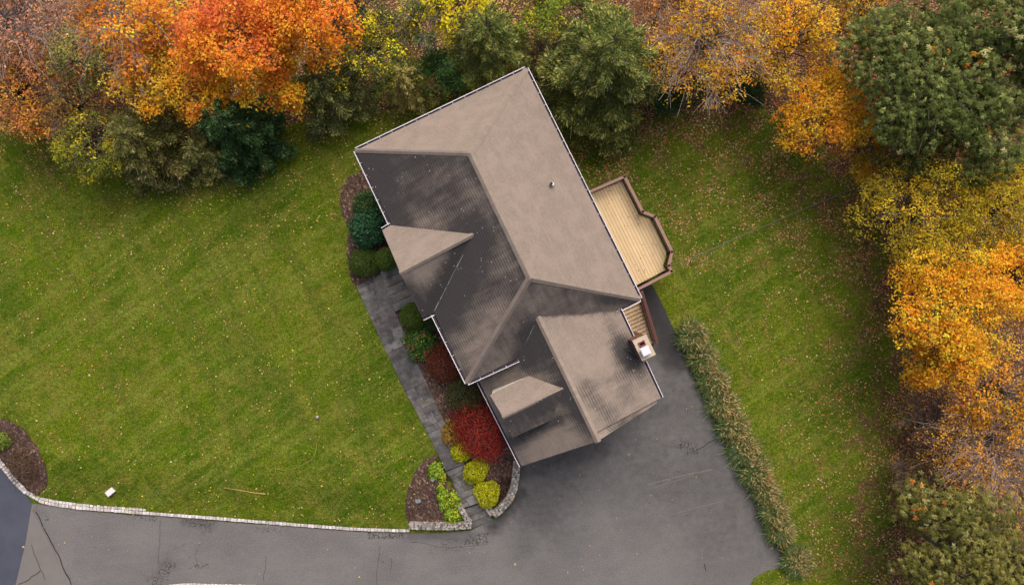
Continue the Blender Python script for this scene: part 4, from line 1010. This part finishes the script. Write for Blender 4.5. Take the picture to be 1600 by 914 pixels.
# --- ornamental grass row
rng = np.random.default_rng(77)
HEDGE = [(1087, 526, 26), (1102, 562, 26), (1120, 598, 27), (1134, 634, 26), (1150, 668, 27), (1167, 704, 26), (1184, 740, 26), (1201, 770, 24), (1214, 803, 25), (1224, 834, 23), (1253, 880, 27)]
HL = ['clump nearest the house, at the top of the row', 'second clump from the house', 'third clump from the house', 'fourth clump from the house', 'fifth clump from the house', 'sixth and middle clump of the row', 'seventh clump from the house', 'eighth clump from the house', 'ninth clump from the house', 'tenth clump, last before the gap', 'single clump past the gap, at the driveway corner']
for i, (u, v, r_) in enumerate(HEDGE):
    z0 = .0; hs = rng.uniform(.85, 1.2); r_ = r_*rng.uniform(.84, 1.0); u = u+rng.uniform(-2.5, 2.5); C = P(u-2, v, .7); R = r_*.96*(H-.7)/F
    root = empty('ornamental_grass', (C[0], C[1], z0), 'feathery ornamental grass, '+HL[i], 'grass clump', 'ornamental grasses along the driveway')
    n = 2000; d = sph(n, rng, .05); base = np.array([C[0], C[1], .05])+np.column_stack([rng.normal(0, R*.25, n), rng.normal(0, R*.25, n), np.zeros(n)])
    L = rng.uniform(.8, 1.2, n)*R*1.0; mid = base+d*[.55, .55, 1.0]*L[:, None]*.65; tip = base+d*[.96, .96, .75]*L[:, None]; mid[:, 2] *= hs; tip[:, 2] = np.maximum(tip[:, 2]*hs, .05)
    sd = nrm(np.cross(d, rng.normal(0, 1, (n, 3))))*.022
    col = pick([(.17, .24, .075), (.11, .17, .06), (.25, .28, .10), (.16, .23, .12)], [3, 3, 1.4, 1.2], n, rng)
    mb = MB(); mb.quads(np.stack([base-sd, base+sd, mid+sd, mid-sd], 1), col); mb.quads(np.stack([mid-sd, mid+sd, tip+sd*.3, tip-sd*.3], 1), col); mb.build('blades', M_LEAF, root)
    n = int(330*rng.uniform(.75, 1.15)); d = nrm(sph(n, rng, .1)+[.42, .16, .15]); L = R*rng.uniform(.82, 1.22, n); ctr = np.array([C[0], C[1], .1])+d*[1.0, 1.0, 1.05*hs]*L[:, None]
    axd = nrm(d+[.35, -.10, .1]+rng.normal(0, .22, (n, 3))); ln = rng.uniform(.16, .32, n)
    col = pick([(.50, .36, .15), (.40, .27, .10), (.56, .44, .22), (.30, .23, .08)], [3, 3, 1.5, 1.5], n, rng)
    mb = MB(); mb.quads(leaf_quads(ctr, rng.normal(0, .6, (n, 3))+[0, 0, .7], ln, .05, rng, axd), col); mb.build('plumes', M_LEAF, root)

# ------------------------------------------------------------------ trees
ORANGE = [(.40, .085, .040), (.58, .150, .030), (.62, .230, .022), (.60, .300, .022), (.33, .22, .03), (.10, .11, .025)]
# left and top edge
deciduous(20, 40, 120, 7.0, 3.2, [(.40, .17, .12), (.46, .22, .15), (.50, .20, .08), (.26, .15, .10)], [2, 2, 2, 1], 'sparse pinkish brown tree with grey twigs in the top left corner', dens=60, leaf=.17, bare=.9, nb=46, clump=3, barkc=(.30, .25, .23))
deciduous(30, 145, 95, 5.0, 2.6, [(.58, .19, .07), (.56, .25, .04), (.32, .20, .05), (.48, .18, .10)], [2, 3, 1.4, 2], 'sparse rusty orange tree at the left edge above the lawn', dens=140, leaf=.18, bare=.35, nb=34, clump=3)
deciduous(122, 170, 62, 5.0, 2.2, [(.34, .14, .05), (.24, .15, .04), (.14, .13, .04)], [2, 2, 2], 'thin brownish orange tree between the rusty tree and the pale olive one', dens=70, leaf=.17, bare=.5, nb=24, clump=3)
deciduous(128, 98, 66, 6.5, 2.6, [(.17, .17, .05), (.25, .23, .06), (.12, .13, .04), (.32, .25, .05)], [3, 3, 2, 1], 'pale olive slender tree between the orange trees of the top left', dens=105, leaf=.18, bare=.25, nb=26, clump=3)
deciduous(205, 35, 105, 8.0, 3., [(.62, .26, .02), (.55, .17, .03), (.34, .13, .05), (.62, .33, .03)], [3, 2, 1, 2], 'golden orange tree with bare grey limbs showing, at the top edge left', dens=75, leaf=.24, bare=.75, nb=34, barkc=(.30, .26, .23))
deciduous(250, 128, 78, 6.0, 2.6, [(.62, .25, .02), (.58, .30, .025), (.42, .27, .035), (.25, .2, .04)], [3, 3, 2, 1], 'golden orange tree hanging over the grey-green pine', dens=150, leaf=.21, bare=.1, nb=36)
deciduous(368, 62, 96, 9.0, 3.6, ORANGE, [3.2, 3.2, 3, 1.6, .6, .6], 'large coral red and orange maple at the top edge', dens=185, leaf=.24, nb=52, zone=lambda u, v, p: np.clip((v-10)/150, 0, 1))
deciduous(485, 48, 74, 8.5, 3.2, ORANGE, [1.2, 3, 3.2, 1.6, .5, .8], 'bright orange maple left of the yellow trees', dens=180, leaf=.24, nb=40, zone=lambda u, v, p: np.clip((v+10)/160, 0, 1))
deciduous(440, 138, 45, 5.6, 2., ORANGE, [.2, 1.8, 3.5, 2., .6, .8], 'low hanging orange maple bough beside the dark spruce', dens=165, leaf=.23, nb=22)
deciduous(320, 140, 55, 6.4, 2., ORANGE, [.2, 1.6, 3.5, 2., .8, 1.0], 'small orange maple directly above the dark spruce', dens=160, leaf=.23, nb=24)
deciduous(150, 224, 62, 4.6, 2.2, [(.095, .115, .02), (.17, .175, .02), (.36, .28, .02), (.15, .17, .05), (.06, .08, .022)], [4, 2.5, 1.3, 1, 3], 'yellow-green bushy tree at the edge of the left lawn', dens=165, leaf=.17, nb=30, name='small_tree')
GREY = [(.070, .076, .026), (.052, .060, .020), (.088, .082, .036)]
conifer(246, 232, 82, 6.0, GREY, [3, 3, 1], 'grey-green ragged pine with dead branches above the left lawn', tips=(.17, .15, .09), dens=210, twigs=.8, spray=.26, tipfrac=.2)
conifer(385, 212, 72, 7.5, [(.018, .042, .018), (.026, .055, .022), (.012, .028, .014)], [3, 2, 2], 'dark green spruce under the coral maple', tips=(.045, .085, .04), dens=280, spray=.28, name='spruce_tree', twigs=.1)
conifer(330, 246, 52, 4.2, [(.085, .095, .035), (.065, .075, .03)], [3, 3], 'small olive pine in front of the dark spruce', tips=(.18, .17, .09), dens=240, spray=.22, twigs=.7)
conifer(520, 150, 72, 6.0, [(.060, .072, .030), (.045, .058, .022), (.085, .09, .04)], [3, 3, 1], 'olive cedar between the orange bough and the house', tips=(.13, .14, .065), dens=230, spray=.24, twigs=.4, name='cedar_tree')
conifer(640, 140, 46, 5.5, [(.12, .115, .045), (.09, .092, .035), (.16, .15, .065)], [3, 3, 2], 'pale olive feathery cedar near the top corner of the house', tips=(.22, .20, .10), dens=290, spray=.24, twigs=.3, name='cedar_tree')
deciduous(585, 85, 78, 5.0, 2.4, [(.06, .085, .02), (.10, .12, .025), (.55, .42, .02), (.20, .19, .03)], [3, 2.4, 1.4, 1.5], 'green tree flecked with yellow leaves behind the olive cedar', dens=110, leaf=.18, bare=.25, nb=34)
deciduous(560, 15, 62, 7.0, 2.4, [(.05, .06, .02), (.52, .40, .02), (.18, .17, .03)], [3, 1.6, 1.5], 'dark leafed tree with yellow flecks at the top edge beside the orange maple', dens=90, leaf=.18, bare=.3, nb=24)
deciduous(690, 118, 42, 3.2, 1.8, [(.045, .105, .030), (.032, .078, .022), (.085, .15, .03)], [3, 3, 2], 'fresh green bush beside the roof edge behind the house', dens=210, leaf=.17, nb=24, name='bush', cat='bush')
deciduous(718, 12, 58, 7.0, 2.2, [(.60, .45, .015), (.62, .38, .02), (.40, .35, .03)], [4, 2, 1], 'bright yellow tree at the top edge near the middle', dens=100, leaf=.22, bare=.45, nb=22)
deciduous(655, 40, 52, 6.0, 2.0, [(.055, .085, .03), (.48, .38, .02), (.12, .13, .03)], [3, 1.6, 2], 'thin green and yellow tree with pale twigs left of the bright yellow one', dens=80, leaf=.18, bare=.7, nb=22, barkc=(.3, .26, .22))
PINE = [(.060, .080, .026), (.048, .066, .022), (.085, .095, .032)]
conifer(765, 85, 84, 8.5, PINE, [3, 3, 1.5], 'olive pine behind the peak of the house', tips=(.15, .16, .06), dens=230, spray=.27, twigs=.4)
conifer(938, 118, 116, 10.0, PINE, [3, 3, 1.5], 'largest green pine, right of the roof peak', tips=(.17, .175, .07), dens=260, spray=.30, twigs=.35)
deciduous(775, 120, 40, 2.6, 1.5, [(.10, .10, .03), (.42, .32, .02), (.30, .17, .03), (.07, .08, .025)], [3, 1, 1, 3], 'low yellowing thicket bush along the top roof edge', dens=120, leaf=.16, nb=20, name='bush', cat='bush')
deciduous(856, 95, 40, 2.8, 1.8, [(.09, .06, .03), (.13, .08, .035), (.4, .28, .02)], [3, 2, .6], 'brown bare brush between the two pines', dens=45, leaf=.15, bare=.9, nb=22, name='bush', cat='bush', barkc=(.13, .10, .08))
deciduous(845, 8, 52, 6., 2., [(.16, .21, .02), (.10, .14, .02), (.35, .33, .02)], [3, 2, 1.5], 'lime green tree at the top edge between the pines', dens=110, leaf=.2, nb=22)
deciduous(1062, 112, 62, 1.5, 1.2, [(.020, .050, .018), (.030, .068, .024), (.014, .034, .014)], [3, 2, 2], 'dark green evergreen shrub beneath the sparse orange tree, left one', dens=240, leaf=.16, nb=24, name='shrub', cat='shrub')
deciduous(1165, 118, 52, 1.4, 1.1, [(.018, .042, .016), (.026, .058, .02)], [3, 2], 'dark green evergreen shrub beneath the sparse orange tree, right one', dens=240, leaf=.16, nb=22, name='shrub', cat='shrub')
SP = [(.56, .23, .025), (.50, .30, .03), (.32, .13, .06), (.48, .16, .04)]
deciduous(1105, 60, 118, 7.5, 3.4, SP, [3, 2.5, 1.6, 1.6], 'half bare orange tree with grey limbs over the back lawn', dens=95, leaf=.17, bare=.6, nb=54, clump=3, barkc=(.33, .28, .25), squash=.9)
deciduous(1035, 10, 62, 6.0, 2.2, [(.34, .15, .07), (.45, .20, .05), (.28, .12, .07)], [3, 2, 2], 'sparse rust tree at the top edge right of the largest pine', dens=70, leaf=.17, bare=.7, nb=24, clump=3, barkc=(.28, .23, .2))
GOLD2 = [(.56, .22, .018), (.56, .29, .020), (.40, .25, .03), (.24, .17, .035)]
deciduous(1232, 70, 82, 7.0, 3., GOLD2, [3, 3, 1.5, 1], 'golden tree at the top edge left of the green oak', dens=115, leaf=.19, bare=.4, nb=40, clump=3)
deciduous(1292, 178, 82, 5.6, 2.6, GOLD2, [3.4, 3, 1.2, .6], 'dense golden orange tree at the corner of the back lawn', dens=165, leaf=.19, nb=38)
OAK = [(.080, .100, .028), (.056, .074, .020), (.125, .145, .046), (.29, .27, .13), (.36, .16, .02)]
deciduous(1420, 115, 128, 9.5, 3.6, OAK, [5, 3, 3, .9, .9], 'broad green oak with pale leaf tips, top right', dens=185, leaf=.20, nb=64, rosette=True, clump=7, name='oak_tree')
deciduous(1560, 70, 105, 9.5, 3.4, OAK, [5, 3, 3, 1., .8], 'green oak in the top right corner', dens=185, leaf=.20, nb=48, rosette=True, clump=7, name='oak_tree')
deciduous(1535, 205, 96, 8.0, 3., OAK, [5, 3, 3, .6, 1.6], 'green oak below the corner oak at the right edge', dens=185, leaf=.195, nb=44, rosette=True, clump=7, name='oak_tree')
deciduous(1415, 240, 72, 5.4, 2.4, [(.060, .095, .03), (.30, .17, .02), (.09, .11, .03), (.45, .2, .02)], [4, 1.3, 2, 1], 'mixed green and orange tree below the broad oak', dens=150, leaf=.19, nb=34)
YOL = [(.36, .25, .016), (.27, .22, .018), (.46, .27, .018), (.14, .14, .025)]
deciduous(1432, 335, 92, 6.2, 2.8, YOL, [3, 3, 2, 1.5], 'olive gold tree beside the end of the grey pipe', dens=165, leaf=.17, nb=46)
deciduous(1550, 320, 92, 7.0, 3., YOL, [2.4, 3.4, 1.4, 2.4], 'greenish gold tree at the right edge below the oaks', dens=165, leaf=.17, nb=44)
MG = [(.60, .29, .016), (.58, .22, .018), (.46, .30, .024), (.14, .15, .03)]
deciduous(1492, 490, 108, 8.0, 3.2, MG, [3.4, 2.6, 1.6, .8], 'bright golden maple leaning over the right lawn edge', dens=185, leaf=.195, nb=50)
deciduous(1592, 430, 74, 7.5, 3., MG, [2.6, 2.6, 1.8, 1.2], 'golden maple at the right edge behind the bright one', dens=150, leaf=.21, nb=34)
deciduous(1455, 575, 55, 6.0, 2.0, MG, [3, 2.6, 1.6, .8], 'small golden maple below the bright golden one', dens=120, leaf=.21, nb=24, bare=.3)
deciduous(1560, 610, 80, 7.0, 2.6, [(.56, .25, .02), (.54, .20, .03), (.38, .25, .03), (.12, .12, .03)], [3, 2, 1.4, 1], 'thinning golden orange tree at the right edge above the bare thicket', dens=95, leaf=.20, nb=36, bare=.4)
deciduous(1545, 700, 118, 6.0, 2.8, [(.44, .19, .03), (.50, .26, .025), (.26, .13, .06)], [2, 2, 1.4], 'mostly bare tree with a tangle of grey twigs at the right edge', dens=62, leaf=.16, nb=56, bare=.8, clump=3, barkc=(.26, .21, .19))
OAK2 = [(.105, .100, .026), (.14, .13, .04), (.072, .075, .02), (.21, .22, .10), (.36, .15, .035)]
deciduous(1500, 862, 120, 8.0, 3., OAK2, [4, 3, 3, .8, .9], 'green oak with orange tips in the bottom right corner', dens=185, leaf=.195, nb=52, rosette=True, clump=7, name='oak_tree')
deciduous(1600, 900, 84, 7.5, 2.8, OAK2, [3, 3, 2, 1, 1.4], 'oak cut off by the bottom right edge of the picture', dens=185, leaf=.195, nb=36, rosette=True, clump=7, name='oak_tree')
deciduous(1430, 800, 34, 2.2, 1.3, [(.09, .10, .03), (.13, .12, .03), (.3, .16, .03)], [3, 2, 1], 'low olive bush under the bottom right oak', dens=130, leaf=.16, nb=16, name='bush', cat='bush')

deciduous(1340, 30, 62, 6.0, 2.4, [(.30, .17, .02), (.10, .11, .03), (.45, .22, .02), (.15, .13, .03)], [2, 2, 2, 1.5], 'mixed gold and green tree wedged between the golden top tree and the broad oak', dens=130, leaf=.18, bare=.2, nb=28)
deciduous(1350, 230, 52, 3.4, 1.8, GOLD2, [3, 2, 1.4, 1], 'small golden tree between the corner golden tree and the mixed orange-green one', dens=130, leaf=.18, bare=.2, nb=24, name='small_tree')
deciduous(1490, 410, 62, 5.0, 2.2, YOL, [3, 3, 2, 1.5], 'low olive gold tree between the gold trees and the bright maple', dens=140, leaf=.17, nb=28)
deciduous(1580, 770, 60, 4.0, 2., [(.30, .15, .03), (.20, .12, .04), (.40, .22, .02)], [2, 2, 1.4], 'rusty sparse sapling at the right edge under the grey twigs', dens=60, leaf=.16, nb=24, bare=.6, name='small_tree')
deciduous(905, 20, 46, 4.0, 2., [(.14, .17, .03), (.09, .11, .03), (.35, .26, .02)], [3, 2, 1], 'green sapling at the top edge left of the largest pine', dens=120, leaf=.17, nb=20, name='small_tree')
deciduous(1440, 655, 46, 2.6, 1.6, [(.30, .15, .06), (.22, .12, .06), (.42, .24, .03)], [3, 3, 1], 'brown twiggy thicket at the lawn edge below the bright golden maple', dens=40, leaf=.15, nb=24, bare=1., name='bush', cat='bush', barkc=(.17, .13, .11))
deciduous(1425, 740, 40, 2.2, 1.4, [(.24, .14, .05), (.16, .12, .04), (.40, .24, .03)], [3, 3, 1], 'low brown thicket at the lawn edge just above the bottom right oak', dens=50, leaf=.15, nb=22, bare=.8, name='bush', cat='bush', barkc=(.17, .13, .11))
# ------------------------------------------------------------------ fallen leaves
rng = np.random.default_rng(5)
n = 230000; X = rng.uniform(-36, 36, n); Y = rng.uniform(-21, 21, n); U, V = px(X, Y)
wd_ = polydist(U, V, WOODS); wd_ = np.where(inside(U, V, WOODS), 0, wd_)
den = .09+1.2*np.exp(-(wd_/26)**1.2)*(U > 860)+.60*np.exp(-(wd_/85)**1.2)+.32*np.exp(-(wd_/130)**2)*(U > 860)+.48*((U > 880) & (U < 1330) & (V < 420) & (V > 150))
den = den*np.where(U < 640, .75, 1.)
clus = np.clip(.5+np.sin(U*.05+1.3*np.sin(V*.033))*np.sin(V*.061+1.7*np.sin(U*.027))*.8, .15, 1.4); den = den*clus
den = np.where(inside(U, V, WOODS), .75, den)
hard = inside(U, V, DRIVE) | inside(U, V, ROAD) | inside(U, V, APRON)
den = np.where(hard, .0025, den)
den = np.where(inside(U, V, [(556, 235), (822, 108), (1000, 467), (1053, 425), (977, 274), (1030, 640), (815, 728)]), 0, den)
keep = rng.random(n) < den*.9; X, Y, U, V = X[keep], Y[keep], U[keep], V[keep]; n = len(X)
Z = np.where(hard[keep], .01, terrain(U, V))+rng.uniform(.025, .05, n)
right = ((U > 850) | (U < 190))[:, None]
c1 = pick([(.46, .26, .13), (.50, .34, .19), (.34, .15, .06), (.50, .22, .04), (.24, .11, .06), (.55, .40, .24)], [3, 3, 2, 1.3, 2, 1.2], n, rng, .25)
c2 = pick([(.50, .40, .07), (.46, .38, .20), (.46, .24, .10), (.30, .16, .06)], [3, 2.5, 2, 1], n, rng, .25)
ln = rng.uniform(.06, .14, n)*(1+.3*rng.random(n))
mb = MB(); mb.quads(leaf_quads(np.stack([X, Y, Z], 1), rng.normal(0, .3, (n, 3))+[0, 0, 1], ln, ln*.75, rng), np.where(right, c1, c2))
nd = 60; U = rng.uniform(930, 1045, nd); V = rng.uniform(285, 445, nd); k = inside(U, V, [(935, 305), (972, 285), (1020, 345), (1042, 394), (1038, 420), (998, 442)]); pd = np.array([P(a, b_, ZD+.015) for a, b_ in zip(U[k], V[k])])
mb.quads(leaf_quads(pd, rng.normal(0, .2, (len(pd), 3))+[0, 0, 1], rng.uniform(.06, .12, len(pd)), .07, rng), pick([(.10, .055, .03), (.2, .11, .05)], [3, 1], len(pd), rng))
tag(mb.build('fallen_leaves', M_LEAF), 'scattered fallen autumn leaves over the lawns and woodland edge', 'fallen leaves', kind='stuff')
